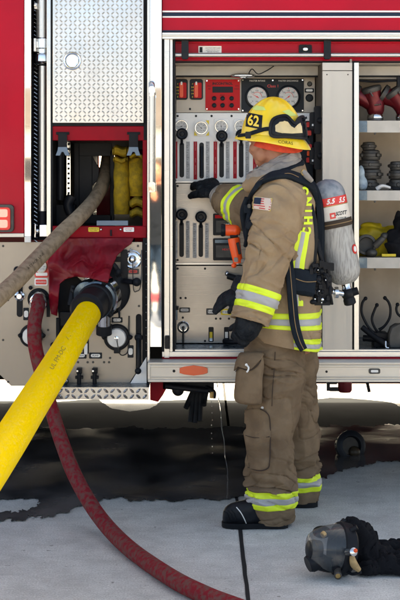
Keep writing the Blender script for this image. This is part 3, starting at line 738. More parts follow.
# --- polished door frame with grab rail, and roll-up track
b=MB().use(MIRROR); b.pb(150.0,-400,161.6,347,6.552,.03); b.use(ALU); b.pb(147.2,-400,149.8,362,6.548,.035)
P(b,'polished_jamb',bevel=.0015)
b=MB().use(CHROME); b.tube([W(151.8,84,6.55),W(151.8,84.5,6.49),W(151.8,92,6.47),W(151.8,96,6.47)],.0155,16); b.use(ALU); b.cyl(W(151.8,94,6.47),W(151.8,186,6.47),.0135,n=20)
b.use(CHROME); b.rb(148.6,182,155,192.4,6.455,.03,2); b.pb(150,184,153.6,190,6.47,.08); b.rb(148.8,86,154.8,94,6.452,.03,2.5)
P(b,'grab_rail')
b=MB().use(BLACK); b.pb(161.8,39,164.2,362,6.592,.04)
b.use(ALU); b.pb(164.2,39,169.4,358,6.585,.04); b.pb(169.9,39,172.6,358,6.592,.04); b.use(BLACK); b.pb(172.6,39,175.2,352,6.60,.05)
P(b,'roller_door_track',bevel=.001)
b=MB().use(BLKG); b.rb(164.6,335.6,170,349,6.572,.014,1.4); b.rb(165.8,338,168.8,343,6.566,.01,1); P(b,'track_latch',bevel=.002)
# --- pump panel compartment
YC=6.93
xl=W(175,0,Y0).x; xr=W(315,0,YC).x
b=MB().use(TANP); 
def ZC(y,Y=YC): return W(0,y,Y).z
b.box(xl,xr,YC,YC+.012,ZC(112.6),ZC(77)); P(b,'instrument_board',bevel=.001)
b=MB().use(SHADEP); b.box(xl,1.7,6.84,6.86,W(0,75.4,6.84).z,2.12); b.box(xl,1.7,6.70,6.84,2.10,2.115)
b.use(BLACK); b.box(xl,1.7,6.838,6.853,W(0,77,6.84).z,W(0,75.6,6.84).z)
P(b,'shutter_housing')
b=MB().use(BLKM); b.tube([W(248,75,6.83),W(252,69,6.80),W(258,74,6.8),W(266,71,6.8),W(274,66,6.8)],.0025,6); P(b,'loose_wire')
b=MB().use(WHITE); b.box(xl,W(313,0,YC).x,YC-.004,YC+.01,ZC(181.4),ZC(113)); P(b,'lever_board',bevel=.001)
b=MB().use(STEEL); b.box(xl,xr,YC,YC+.012,ZC(262.6),ZC(183.4)); b.box(xl,xr,YC,YC+.012,ZC(343),ZC(265.8)); P(b,'steel_board',bevel=.001)
b=MB().use(ALU); b.pb(175.6,262.8,303,264.6,YC-.006,.01); b.pb(175.6,181.4,303,182.6,YC-.006,.01); P(b,'board_edge')
b=MB().use(DARK); b.box(xl-.02,xr+.05,YC+.02,YC+.04,.7,2.1); P(b,'board_backing')
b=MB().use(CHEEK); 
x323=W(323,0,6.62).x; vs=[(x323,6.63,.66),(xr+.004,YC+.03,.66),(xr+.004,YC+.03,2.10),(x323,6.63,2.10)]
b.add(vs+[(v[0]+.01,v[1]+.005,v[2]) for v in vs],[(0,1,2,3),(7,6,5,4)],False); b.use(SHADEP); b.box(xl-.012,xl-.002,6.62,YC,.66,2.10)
P(b,'compartment_cheek')
def col_lever(x,yk,slot0,slot1,gy=None,red=True,Y=YC-.004,yg=False,knob=True,ang=120):
    b=MB().use(WHITE if gy else STEEL)
    b.rb(x-8.6,slot0-2,x+8.6,slot1+2,Y-.003,.003,1.5)
    if red: b.use(STRIPR); b.pb(x-8,slot0-1,x-4.4,slot1+1,Y-.0045,.0015); b.use(STRIPT)
    if red:
        for k in range(3):
            vs,fs=text_mesh('DISCHARGE' if k!=1 else 'OPEN'); h=m_(1.7,Y)
            o0=W(x-6.2,slot1-4-k*12,Y-.0055); b.add([o0+Vector((-(v[1]-.35)*h,0,v[0]*h)) for v in vs],fs,False)
    b.use(GRIP); b.pb(x+4.2,slot0-1,x+8,slot1+1,Y-.0045,.0015)
    if not red: b.pb(x-8,slot0-1,x-4.2,slot1+1,Y-.0045,.0015)
    b.use(TICK)
    for k in range(int((slot1-slot0)/2.4)):
        b.pb(x+5,slot0+k*2.4,x+(7.2 if k%3==0 else 6.2),slot0+.7+k*2.4,Y-.005,.001)
        if not red: b.pb(x-7.2,slot0+k*2.4,x-(5 if k%3==0 else 6),slot0+.7+k*2.4,Y-.005,.001)
    o=P(b,'valve_lever')
    b=MB().use(BLKG); b.rb(x-2.3,slot0,x+2.3,slot1,Y-.006,.003,2.2); P(b,'slot',parent=o)
    if gy:
        b=MB().use(WHITE); b.rb(x-7.6,gy-8,x+7.6,gy+8,Y-.006,.006,2)
        if yg: b.use(YELP); b.prism([(x-7.4,gy+3),(x-4,gy+7.6),(x-7.4,gy+7.6)],Y-.0068,.001); b.prism([(x+7.4,gy+3),(x+4,gy+7.6),(x+7.4,gy+7.6)],Y-.0068,.001); b.prism([(x+7.4,gy-3),(x+4,gy-7.6),(x+7.4,gy-7.6)],Y-.0068,.001)
        P(b,'gauge_plate',parent=o,bevel=.001)
        gauge(x-.4,gy,6.4,Y-.006,red=False,ang=ang,mbez=CHROME)
    if knob:
        b=MB().use(BLKG); c=W(x+.2,yk,Y-.06); b.lathe(c+Vector((0,.012,0)),(0,-1,0),[(0,.012),(.004,.026),(.010,.030),(.020,.029),(.025,.022),(.024,.013),(.027,.010),(.0275,.002)],28)
        b.tube([W(x,yk+2,Y-.045),W(x,yk+10,Y-.01)],.007); P(b,'lever_knob',parent=o)
    else:
        b=MB().use(BLKG); b.tube([W(x,slot0+4,Y-.004),W(x,slot1-2,Y-.03)],.008); P(b,'lever_rod',parent=o)
col_lever(181.8,134,142.5,177.5,126.5,ang=200); col_lever(201.6,182,142.5,178.5,128,yg=True,knob=False,ang=140); col_lever(221.6,136,142.5,177.5,126.5,ang=100); col_lever(241.2,135,142.5,177.5,126.5,ang=170)
col_lever(261.0,150,142.5,177.5,126.5,ang=170)
col_lever(181.6,214.6,222,257,None,red=False,Y=YC); col_lever(200.8,217,224,257,None,red=False,Y=YC)
def warn_box(x0,x1):
    b=MB().use(BLKG); b.rb(x0,79,x1,99.6,YC-.014,.014,2.4); o=P(b,'level_indicator',bevel=.001)
    b=MB().use(CTRL); b.rb(x0+4.2,82.6,x1-1.4,98,YC-.0155,.002,1); b.use(ORANGE); b.rb(x0+5,83,x0+8.4,97.4,YC-.018,.004,1.6); b.use(WHITEP); b.rb(x0+5.8,81.6,x0+7.6,85,YC-.0185,.001,.8)
    P(b,'tube_gauge',parent=o)
    b=MB().use(YELP)
    for k,t in enumerate(('F','3/4','1/2','1/4','E')): b.ptext(t,x0+3,84+k*3.2,YC-.0155,1.6)
    P(b,'scale_marks',parent=o)
warn_box(174.8,187.8); warn_box(189.6,203)
b=MB().use(CTRL); b.rb(205.4,79.4,240,110.4,YC-.012,.012,1.6); o=P(b,'pump_governor',bevel=.001)
b=MB().use(SCREEN); b.rb(212.4,86.6,233,92.6,YC-.0135,.003,.6); P(b,'display',parent=o)
for yy in (98.4,105.4):
    for xx in (214.2,222.6,231.6):
        b=MB().use(BLKG); b.lathe(W(xx,yy,YC-.012),(0,-1,0),[(0,.0115),(.006,.0115),(.008,.008)],18); P(b,'push_button',parent=o)
b=MB().use(BLKG); b.ptext('INCONTROL',222.6,83.6,YC-.0125,2.6,bold=.03); b.ptext('IDLE',209.2,86,YC-.0125,1.4); b.ptext('RPM',237,86,YC-.0125,1.4); b.ptext('PSI',209.2,89,YC-.0125,1.4); b.ptext('MENU',237,89,YC-.0125,1.4); b.ptext('PRESET',222.6,95.2,YC-.0125,1.2); P(b,'lettering',parent=o)
b=MB().use(CHROME)
for xx in (206.9,238.6):
    for yy in (80.8,109): b.lathe(W(xx,yy,YC-.012),(0,-1,0),[(0,.005),(.002,.004)],8)
P(b,'bolts',parent=o)
b=MB().use(GREYD); b.rb(241.4,78.6,304,112,YC-.010,.010,1); o=P(b,'master_gauge_plate',bevel=.001)
b=MB().use(WHITEP); b.ptext('MASTER INTAKE',257.4,80.8,YC-.0103,1.6); b.ptext('MASTER DISCHARGE',288.4,80.8,YC-.0103,1.6)
b.use(LABR); b.ptext('Class 1',272.8,86,YC-.0103,3); P(b,'lettering',parent=o)
b=MB().use(CHROME)
for xx,yy in ((242.8,80),(302.6,80),(242.8,110.6),(302.6,110.6),(272.8,80.4)): b.lathe(W(xx,yy,YC-.010),(0,-1,0),[(0,.005),(.002,.004)],8)
P(b,'bolt',parent=o)
gauge(257,97,11.2,YC-.010,BLKG,True,150); gauge(288.4,97,11.2,YC-.010,BLKG,True,215)
b=MB().use(CHROME); b.ball(W(243,75.6,6.83),.032,24,14,(2.0,1,.45)); b.ball(W(243,77.2,6.80),.013,16,10,(1.6,1,.6)); P(b,'panel_lamp')
b=MB().use(IRON); b.lathe(W(309.6,84,YC-.002),(0,-1,0),[(-.05,.013),(.004,.013),(.01,.009)],18); P(b,'panel_knob'); b=MB().use(BLKG); b.lathe(W(309.4,98,YC-.002),(0,-1,0),[(-.05,.020),(.002,.020),(.006,.015)],20); P(b,'panel_knob')
plaque(309.4,90.4,9.4,4.2,YC)
# switch panel right of the helmet
b=MB().use(GREYD); b.rb(262,118,313,180,YC-.012,.008,1); P(b,'switch_board')
for xx,yy,q in ((309,124.6,LABR),(309,133,LABR),(309.4,146.6,LABR),(309,160,LABR),(309.6,153.4,ORANGE),(270,167,ORANGE),(280,167,ORANGE),(290,167,ORANGE),(299,167,ORANGE)):
    b=MB().use(q); b.rb(xx-2.5,yy-2.5,xx+2.4,yy+2.5,YC-.022,.012,.8); P(b,'rocker_switch',bevel=.001)
b=MB().use(WHITE); b.pb(299,116,314,121,YC-.03,.02); P(b,'white_rail',bevel=.001)
for y in (120,155.6):
    b=MB().use(BLKM); b.rb(314.6,y-14,321,y+14,6.70,.05,2); b.rb(310,y-8,317,y+9,6.73,.04,2); b.ball(W(321,y+.5,6.69),.02,14,10,(1,1,.8)); b.use(WHITEP); b.pb(312,y+4,313.6,y+6,6.728,.002)
    P(b,'door_latch',bevel=.004)
# black boxes behind the flashlight
for (y0,y1) in ((213.6,235.4),(238.4,260.4)):
    b=MB().use(BLKG); b.rb(213,y0,240,y1,YC-.02,.02,1.2); b.use(CTRL if y0<220 else BLUED); b.pb(215,y0+1.4,236,y0+4.6,YC-.0215,.002); b.use(IRON); b.pb(216,y0+7,235,y1-3,YC-.0215,.002)
    b.use(LABR if y0>220 else WHITEP); b.ptext('PRIME' if y0<220 else 'HEAT',226,y0+11,YC-.022,2.2); P(b,'control_box',bevel=.001)
# lower board fittings
for x,y in ((180.6,298),(185.6,298),(216,318.6),(220.4,318.6),(229,318.6),(205,341),(182.8,317.6),(177.6,186),(300,186),(177.6,260),(177.6,268.6),(205,268.6),(300,268.6),(177.6,116),(196,116),(211.6,116),(231.6,116),(190,109),(196,80)):
    b=MB().use(BLKG); b.lathe(W(x,y,YC-(.004 if 113<y<181 else 0)),(0,-1,0),[(0,.006),(.002,.006)],10); P(b,'panel_screw')
plaque(184.6,310,11,5,YC,m=IRON,txt='SHORE'); plaque(211.4,311.6,10.4,6.4,YC,m=IRON,txt='DRAIN A'); plaque(226,312,10.4,6,YC,m=YELP,txt='HOT WATER')
b=MB().use(BLUED); b.pb(174.6,307,177.6,320,YC-.01,.01); b.use(BLKG); b.pb(174.8,306.4,178.6,310,YC-.03,.03); P(b,'toggle_switch',bevel=.001)
b=MB().use(CHROME); b.lathe(W(183.2,327,YC),(0,-1,0),[(0,.031),(.008,.031),(.011,.026),(.016,.024),(.020,.02)],32); o=P(b,'drain_knob')
b=MB().use(WHITE); b.lathe(W(183.2,327,YC-.02),(0,-1,0),[(0,.019),(.003,.018)],24); b.use(IRON); b.tube([W(183.2,328,YC-.03),W(183.2,343,YC-.035)],.005,8); b.ball(W(183.2,327.6,YC-.026),.008); P(b,'drain_stem',parent=o)
for x,mm in ((211,YELP),(226.5,WHITE)):
    b=MB().use(BLKG); b.rb(x-2.5,327,x+2.7,342,YC-.003,.003,1); b.use(mm); b.pb(x-1.4,332,x+1.4,338,YC-.007,.004); b.use(CHROME); b.pb(x-1.4,338,x+1.4,341,YC-.007,.004); P(b,'fuse_slot')
b=MB().use(BLKM); b.tube([W(228,276,YC-.03),W(240,280,YC-.05),W(250,284,YC-.05)],.016); b.use(CHROME); b.ball(W(227,273.6,YC-.02),.012); P(b,'lower_valve_handle')
b=MB().use(BLKM); b.tube([W(224,341,YC-.03),W(232,342,YC-.06),W(246,341,YC-.06)],.012)
P(b,'lower_valve_handle')
for x,y in ((3,246),(3,340),(52,246),(52,262),(8,382),(48,382),(138,246),(100,246),(124,300),(139,306),(139,378),(8,300),(48,330),(60,352),(110,358)):
    b=MB().use(IRON); b.lathe(W(x,y,YP),(0,-1,0),[(0,.006),(.003,.005)],10); P(b,'panel_screw')
# floor, sill and running board
b=MB().use(BLUED); zf=W(0,352,6.61).z; b.box(xl-.02,2.2,6.62,7.3,zf-.012,zf)
P(b,'compartment_floor')
b=MB().use(ALU); b.pb(162,351.6,1000,357,6.59,.06); b.pb(162,349.4,1000,351.4,6.60,.03)
b.use(REDD); b.pb(162,357.2,1000,360.6,6.585,.05)
P(b,'door_sill',bevel=.002)
b=MB().use(CREAM); a=W(148,362.4,6.47); zb_=W(0,380,6.47).z; x1=2.2
b.box(a.x,x1,6.47,6.482,zb_,a.z); b.box(a.x,x1,6.462,6.60,a.z-.008,a.z+.001); b.box(a.x,x1,6.455,6.60,zb_-.008,zb_+.004); b.box(a.x-.002,a.x+.012,6.466,6.6,zb_,a.z)
b.box(a.x+.01,x1,6.464,6.47,a.z-.022,a.z-.012); b.box(a.x+.01,x1,6.464,6.47,zb_+.012,zb_+.016)
P(b,'running_board',bevel=.003)
rb_=bpy.data.objects['running_board']
b=MB().use(REFLR); b.prism([(179.6,368.4),(184,366.8),(193.6,365.4),(203.4,366.8),(207.6,368.4),(207.6,373),(203.4,374.4),(193.6,375.6),(184,374.4),(179.6,373)],6.458,.008); P(b,'side_reflector',parent=rb_,bevel=.001)
b=MB().use(BLKG); b.lathe(W(174,371,6.47),(0,-1,0),[(0,.007),(.002,.007)],12); P(b,'bolt_hole',parent=rb_); b=MB().use(BLKG); b.lathe(W(326.6,371.6,6.47),(0,-1,0),[(0,.006),(.002,.006)],12); P(b,'bolt_hole',parent=rb_)
b=MB().use(IRON); b.rb(369,368.6,380.4,373.8,6.464,.006,1.6); b.use(WHITE); b.rb(371,370,378.4,372.4,6.463,.001,1); P(b,'maker_plate',parent=rb_)
b=MB().use(REDD); b.prism([(153,380),(171,380),(163,395),(158,402),(150,400),(150,384)],6.7,.012); P(b,'mud_flap')
b=MB().use(BLKM); b.box(W(163,0,6.7).x,W(214,0,6.7).x,6.7,6.9,W(0,389,6.7).z,.60); b.ball(W(178,390,6.68),.03); b.cyl(W(165,386,6.66),W(208,391,6.66),.014); b.tube([W(205,388,6.68),W(213,392,6.68),W(213,398,6.68)],.014)
b.use(BRASS); b.cyl(W(211.6,391.6,6.67),W(211.6,398,6.67),.010); P(b,'drain_manifold')
b=MB().use(BLACK)
for (x0,x1,x2,y2) in ((196,193,190,422),(200,197,195,423),(204,201,200,421),(197,190,186,408),(208,205,204,405)):
    b.tube([W(x0,383,6.75),W(x1,398,6.75),W(x2,y2,6.72)],.013,8)
P(b,'hanging_hose_tail')
b=MB().use(WYE); b.lathe(W(345,379,6.75),(0,0,-1),[(0,.035),(.055,.035),(.065,.028)],24); b.use(BLKM); b.pb(327,379,337,384.4,6.74,.03); b.pb(327,384,330,391,6.74,.03); b.pb(330,388,342,391.4,6.74,.03); b.tube([W(366.5,379,6.75),W(369.4,392,6.73)],.008,8); P(b,'under_body_fitting')
# --- pillar
b=MB().use(PILLAR); b.pb(322.6,71,352.4,350,6.60,.03); b.pb(322.6,62.6,352.4,70.4,6.603,.03); b.use(BLACK); b.pb(352.4,62.6,354.2,350,6.608,.03); b.use(ALU); b.pb(354.2,62.6,359,350,6.592,.04)
b.use(IRON)
for xx,yy in ((327,74.6),(348,74.6)): b.lathe(W(xx,yy,6.6),(0,-1,0),[(0,.004),(.002,.003)],8)
P(b,'compartment_pillar',bevel=.001)
# --- right equipment compartment
YR=7.22; xa=W(352,0,6.64).x; xb=2.15
b=MB().use(CABIN); b.box(xa,xb,YR,YR+.02,.66,2.12); b.box(xa-.01,xa,6.64,YR,.66,2.12); b.box(xb,xb+.02,6.64,YR,.66,2.12); b.box(xa,xb,6.86,YR,2.06,2.12)
b.use(SHADEP); b.box(xa,xb,6.87,6.89,W(0,79,6.87).z,2.11)
P(b,'equipment_compartment')
b=MB().use(BLKM); b.tube([W(359,80.5,6.82),W(375,81.6,6.82),W(400,80.4,6.82),W(430,81,6.82)],.006,8); b.pb(397.6,77,404,90,6.8,.04); P(b,'door_strap')
for y0,y1,xx in ((120.6,132.6,361.4),(190.4,200.6,361.4),(257.6,268.4,362)):
    b=MB().use(LIP); a=W(xx,y0,6.66); c=W(xx,y1,6.66); b.box(xa+.002,xb,6.66,6.668,c.z,a.z); b.use(CABIN); b.box(xa+.002,xb,6.669,YR-.003,a.z-.006,a.z-.001); b.use(BLUED); b.box(xa+.002,W(367,0,6.66).x,6.652,6.659,c.z+.002,a.z-.002)
    b.use(IRON); b.lathe(W(375,y1+1,6.665),(0,-1,0),[(0,.006),(.006,.005)],8)
    P(b,'shelf',bevel=.001)
# wheels beyond the frame
def wheel(x,y):
    b=MB().use(BLACK); s=-1 if y<8 else 1; c=Vector((x,y,.52))
    b.lathe(c,(0,s,0),[(-.26,.34),(-.24,.47),(-.2,.515),(-.05,.515),(-.01,.47),(0,.34),(-.04,.30)],56)
    o=P(b,'wheel'); b=MB().use(CHROME); b.lathe(c+Vector((0,s*-.06,0)),(0,s,0),[(0,.31),(.02,.30),(-.02,.24),(-.05,.14),(.03,.12),(.06,.10),(.07,.02)],40); P(b,'rim',parent=o)
    b=MB().use(CHROME)
    for k in range(10): a=2*math.pi*k/10; b.lathe(c+Vector((math.cos(a)*.18,s*-.09,math.sin(a)*.18)),(0,s,0),[(0,.018),(.04,.016)],6)
    P(b,'wheel_nut',parent=o)
for x in (-2.55,2.85): wheel(x,6.66); wheel(x,9.5)
# ================================================================== hoses
def hose(name,mt,path,r,label,group=None,n=22,sub=10):
    b=MB().use(mt); b.tube(path,r,n,sub); return b
# yellow supply hose
yh=thing('supply_hose',G(-260,700),'thick yellow supply hose screwed onto the large pump intake','hose')
yp=[W(96.5,300.5,6.40),W(92,307,6.32),W(76,333,6.02),W(54,370,5.60),W(30,408,5.14),W(5,448,4.72),W(-30,500,4.32),W(-75,556,4.02),(-1.10,3.75,.10),(-1.35,3.4,.068),(-2.2,2.6,.068),(-4.0,2.2,.068)]
b=hose('',YHOSE,yp,[.060,.0605,.062,.064,.064,.064,.064,.064,.064,.064,.064,.064],'',n=30)
yo=b.build('hose_jacket',parent=yh)
bv=bvh_of(yo)
b=MB().use(mat('faded_print',(.34,.25,.03),.7)); decal_text(b,bv,'UL FM-DC',(57.5,358),(2.9,-4.9),(-5.4,-3.2),off=.0012,bold=.0)
decal_text(b,bv,'/ .',(68,337),(3.4,-5.5),(-4.4,-2.6),off=.0012,bold=.0)
b.build('lettering',parent=yh)
b=MB().use(BLUED); ax=(yp[1]-yp[0]).normalized(); c=W(98.5,297.5,6.47)
b.lathe(c-ax*.03,ax,[(0,.082),(.03,.088),(.05,.088),(.055,.078),(.085,.078),(.09,.084),(.105,.082),(.112,.068)],40)
b.build('coupling',parent=yh)
q0=W(95,301,6.40); q1=W(85.6,311,6.235); aq=(q1-q0).normalized(); lq=(q1-q0).length
b=MB().use(BLKM); b.lathe(q0-aq*.03,aq,[(0,.078),(.03,.079),(.035,.084),(.05,.084),(.055,.077),(lq-.005,.0755),(lq,.080),(lq+.014,.080),(lq+.02,.074),(lq+.03,.0665)],40); b.build('black_collar',parent=yh)
b=MB().use(BLKM); u=ax.orthogonal().normalized(); v=ax.cross(u)
for k in range(3):
    a=R(120*k+200); d=u*math.cos(a)+v*math.sin(a); b.tube([c+ax*.012+d*.07,c+ax*.012+d*.108],[.017,.013])
b.build('coupling_lug',parent=yh)
# red hose
rh=thing('discharge_hose',G(180,575),'scuffed dark red hose curving from the panel across the wet concrete','hose')
rp=[W(38.6,299.5,6.56),W(37.6,308,6.48),W(34.4,325,6.42),W(35,345,6.40),W(41,372,6.38),W(51,408,6.33),W(62,443,6.24),W(76,478,6.10),W(98,515,5.90),G(127,546.5,.034),G(170,577,.034),G(205,595,.034),G(236,607,.034),G(300,630,.034),G(420,670,.034)]
b=hose('',RHOSE,rp,.0335,'',n=22); b.build('hose_jacket',parent=rh)
b=MB().use(CHROME); b.lathe(rp[0]-Vector((0,-.02,0)),rp[1]-rp[0],[(0,.034),(.03,.040),(.055,.040),(.06,.036)],30); b.build('coupling',parent=rh)
# beige hose
bh=thing('suction_hose',G(-300,760),'dirty beige hose pulled out of the open hose bay and down to the left','hose')
bp_=[W(108,150,7.35),W(106,166,7.15),W(104,180,6.98),(W(96,197,6.80)),W(82,214,6.6),W(62,233,6.44),W(40,256,6.22),W(18,279,5.95),W(-8,303,5.65),W(-50,340,5.2),W(-120,420,4.6),(-1.7,4.0,.2),(-2.2,3.6,.045),(-4,3.0,.045)]
b=hose('',BHOSE,bp_,[.030,.032,.033,.035,.037,.038,.038,.038,.038,.038,.038,.038,.038,.038],''); b.build('hose_jacket',parent=bh)
bv=bvh_of(bpy.data.objects['hose_jacket.002'])
b=MB().use(mat('black_print',(.04,.03,.02),.8))
decal_text(b,bv,'ATTACK LINE',(35.5,261),(2.6,-2.55),(-2.4,-2.6),off=.001,bold=-.005)
b.build('lettering',parent=bh)
# folded yellow hose in the bay
def folded(x0,x1,y0,y1,tilt,label):
    o=thing('folded_hose',W((x0+x1)/2,y1,6.95),label,'hose','folded yellow hoses packed in the hose bay')
    n=1; w=(x1-x0)/n
    for k in range(n):
        xx=x0+(k+.5)*w
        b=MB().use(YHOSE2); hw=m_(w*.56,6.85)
        pts=[W(xx+tilt*.1,y0,6.9),W(xx+tilt*.3+math.sin(k)*.5,(y0+y1)/2,6.84),W(xx+tilt*.2,y1,6.88)]
        P_,_=smooth_path(pts,[1]*3,8)
        rs=[]
        for i,p in enumerate(P_):
            wob=1+.12*noise.noise(Vector((k*3.1,i*.5,x0)))
            rs.append([p+Vector((math.cos(a)*hw*wob,math.copysign(abs(math.sin(a))**.5,math.sin(a))*.075,0)) for a in [2*math.pi*j/18 for j in range(18)]])
        b.rings(rs); b.build('hose_fold',parent=o)
    return o
f1=folded(114.6,129,160,214,0,'taller left one of two upright yellow folds in the hose bay')
f2=folded(129.6,144.6,158,196,.6,'yellow folded hose standing on the right side of the bay, beside the door frame')
def roll(x0,y0,x1,y1,label,r=.03,yd=6.84):
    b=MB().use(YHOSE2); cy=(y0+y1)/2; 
    a=W(x0,cy,yd); c=W(x1,cy,yd); hh=m_((y1-y0)/2,yd); rs=[]
    for i in range(15):
        p=a.lerp(c,i/14)+Vector((0,0,.006*math.sin(i*.5+x0))); k=1 if 1<i<13 else .75
        rs.append([p+Vector((0,.07*math.cos(t)*k,hh*math.copysign(abs(math.sin(t))**.7,math.sin(t))*k*(1+.1*noise.noise(Vector((i*.4,t,x0)))))) for t in [2*math.pi*j/20 for j in range(20)]])
    b.rings(rs); return b.build('hose_loop',label=label,cat='hose',group='folded yellow hoses packed in the hose bay')
roll(113,146,129,156.5,'loose yellow hose loop lying uppermost in the hose bay under the right buckle'); roll(113.6,157,128,163,'short yellow hose loop between the loose top loop and the tall left fold'); roll(130,153,144.6,158,'yellow hose loop lying directly on top of the right hand fold')
roll(130,197,145,207,'yellow hose loop underneath the right hand fold'); roll(130,208,145,217,'lowest yellow hose loop at the bottom right of the hose bay')
# ================================================================== shelf contents (compartment at right)
def wye(x,yb,tilt,label,Y=6.84):
    o=thing('wye_fitting',W(x,yb,Y),label,'hose fitting','maroon hose wye fittings on the top shelf')
    b=MB().use(WYE); c=W(x,yb,Y); ax=Vector((tilt,-.1,1)).normalized(); ay=Vector((-.9 if tilt<0.01 else .9,0,.55)).normalized()
    b.lathe(c+Vector((0,0,.03)),Vector((0,0,1)),[(0,.036),(.02,.044),(.06,.046),(.08,.04)],28)
    b.lathe(c+Vector((0,0,.06)),ax,[(0,.042),(.04,.044),(.07,.046),(.085,.05)],28); b.lathe(c+Vector((0,0,.07)),ay,[(0,.036),(.06,.036),(.09,.044),(.11,.044)],28)
    b.build('body',parent=o)
    b=MB().use(IRON); b.lathe(c+Vector((0,0,.06))+ax*.085,ax,[(0,.052),(.008,.056),(.022,.056),(.028,.05)],28); b.lathe(c+Vector((0,0,.07))+ay*.11,ay,[(0,.05),(.02,.05),(.022,.04)],28); b.build('swivel_cap',parent=o)
    b=MB().use(CHROME); b.lathe(c+Vector((0,0,.0)),(0,0,1),[(0,.038),(.012,.042),(.026,.04),(.034,.034)],28); b.build('base_ring',parent=o)
    b=MB().use(CHROME); b.tube([c+Vector((-.02,-.048,.12)),c+Vector((-.035,-.066,.14))],.005,8); b.build('handle',parent=o); b=MB().use(CHROME); b.tube([c+Vector((-.01,-.045,.075)),c+Vector((.02,-.058,.078))],.0045,8); b.build('handle',parent=o)
wye(375.5,120.5,-.28,'maroon wye fitting with grey cap on the top shelf next to the metal track'); wye(404,120.5,-.75,'maroon wye fitting leaning at the right edge of the top shelf')
def coupling(x,y,r,h,lugs,label,Y=6.86,grp='dark couplings stacked on the second shelf'):
    b=MB().use(IRON); rr=m_(r,Y); hh=m_(h,Y); c=W(x,y,Y)
    b.lathe(c,(0,0,1),[(0,rr*.8),(hh*.1,rr*.86),(hh*.3,rr*.86),(hh*.34,rr),(hh*.62,rr),(hh*.66,rr*.84),(hh*.9,rr*.8),(hh,rr*.66)],36)
    o=b.build('hose_coupling',label=label,cat='hose coupling',group=grp)
    for k in range(lugs):
        b=MB().use(IRON); a=2*math.pi*k/lugs+.5; d=Vector((math.cos(a),math.sin(a),0)); q=c+Vector((0,0,hh*.48))+d*rr*.95
        b.tube([q,q+d*rr*.2],[hh*.22,hh*.16],8); b.build('lug',parent=o)
    return o
yy=190
for i,(r,h,l,t) in enumerate(((10,11,3,'bottom'),(12.6,10,4,'second from the bottom'),(12.8,9,3,'third from the bottom'),(11,10,4,'fourth from the bottom'),(7.6,8,3,'topmost and smallest'))):
    coupling(370+(.8 if i%2 else -1),yy,r,h,l,'dark grey hose coupling, %s in the taller stack on the second shelf'%t); yy-=h
yy=190
for i,(r,h,l,t) in enumerate(((10,11,3,'bottom'),(11.6,9,4,'middle'),(8.6,8.6,3,'top'))):
    coupling(398+(.6 if i%2 else -.6),yy,r,h,l,'dark grey hose coupling, %s of the shorter stack at the right edge'%t); yy-=h
def blob(pts,mt,name,label,cat,vox=.006,amp=.01,fr=18,**k):
    b=MB().use(mt)
    for c,r,sc in pts: b.ball(c,r,16,10,sc)
    vs,fs=remeshed(b,'t',vox,3); m=MB().use(mt)
    out=[]
    for v in vs:
        out.append(v+Vector((noise.noise(v*fr),noise.noise(v*fr+Vector((5,1,2))),noise.noise(v*fr+Vector((9,4,3)))))*amp)
    m.add(out,fs); return m.build(name,label=label,cat=cat,**k) if label else m.build(name,**k)
blob([(W(362,183,6.80),.03,(.8,1,1.3)),(W(361,172,6.80),.025,(.8,1,1.3)),(W(363,188,6.78),.02,(1,1,.6))],mat('pale_blue_rag',(.45,.55,.62),.9,var=.6,vscale=30,vcol=(.2,.26,.32)),'rag','pale blue crumpled rag beside the taller stack of couplings','rag')
b=MB().use(WHITE); b.tube([W(377,189,6.74),W(382,186,6.73),W(388,187,6.73),W(393,189,6.73)],[.012,.009,.007,.006]); b.use(BLKM); b.tube([W(386,186,6.76),W(394,188.6,6.72),W(404,189,6.72)],.007); b.build('spanner',label='white and black hose spanner lying between the two coupling stacks',cat='spanner')
blob([(W(370,249,6.86),.05,(1.2,1,1.)),(W(382,243,6.9),.055,(1.3,1,1.)),(W(377,235,6.9),.05,(1.5,1,.8)),(W(366,234,6.9),.04,(1.2,1,.8)),(W(393,236,6.92),.05,(1,1,1.1)),(W(390,251,6.86),.045,(1.3,1,.8)),(W(372,225.5,6.92),.03,(1.6,1,.6))],mat('yellow_bag',(.62,.45,.015),.6,var=.4,vscale=15,vcol=(.35,.25,.02)),'equipment_bag','crumpled yellow equipment bag on the third shelf','bag',amp=.02)
b=MB().use(IRON); c=W(366.6,245,6.78); b.lathe(c,(-.15,-1,.1),[(-.06,.045),(0,.048),(.02,.052),(.03,.05),(.03,.038),(-.01,.036)],32,(True,True)); b.build('pipe_fitting',label='round dark pipe fitting in front of the yellow bag',cat='pipe fitting')
b=MB().use(IRON); b.ball(W(371.5,253,6.74),.03,18,12,(1,1,.75)); b.tube([W(375,246,6.74),W(382,239,6.73),W(386,234,6.75)],[.018,.016,.01]); b.ball(W(384,236,6.73),.017); b.build('nozzle',label='small dark nozzle with a handle lying on the yellow bag',cat='nozzle')
blob([(W(396,250,6.76),.04,(1.2,1,1)),(W(394,238,6.78),.04,(1,1,1.2)),(W(399,226,6.8),.035,(.9,1,1.3)),(W(406,240,6.8),.06,(1,1,1.6)),(W(390,246,6.74),.025,(1,1,1)),(W(397,217,6.82),.02,(.8,1,1.2))],CLOTHB,'strap_bundle','black strap bundle piled at the right of the yellow bag','straps',amp=.02)
b=MB().use(YELP); b.pb(382,254,396,256.6,6.70,.02); b.build('yellow_strap',label='flat yellow strap end showing under the black strap bundle',cat='strap')
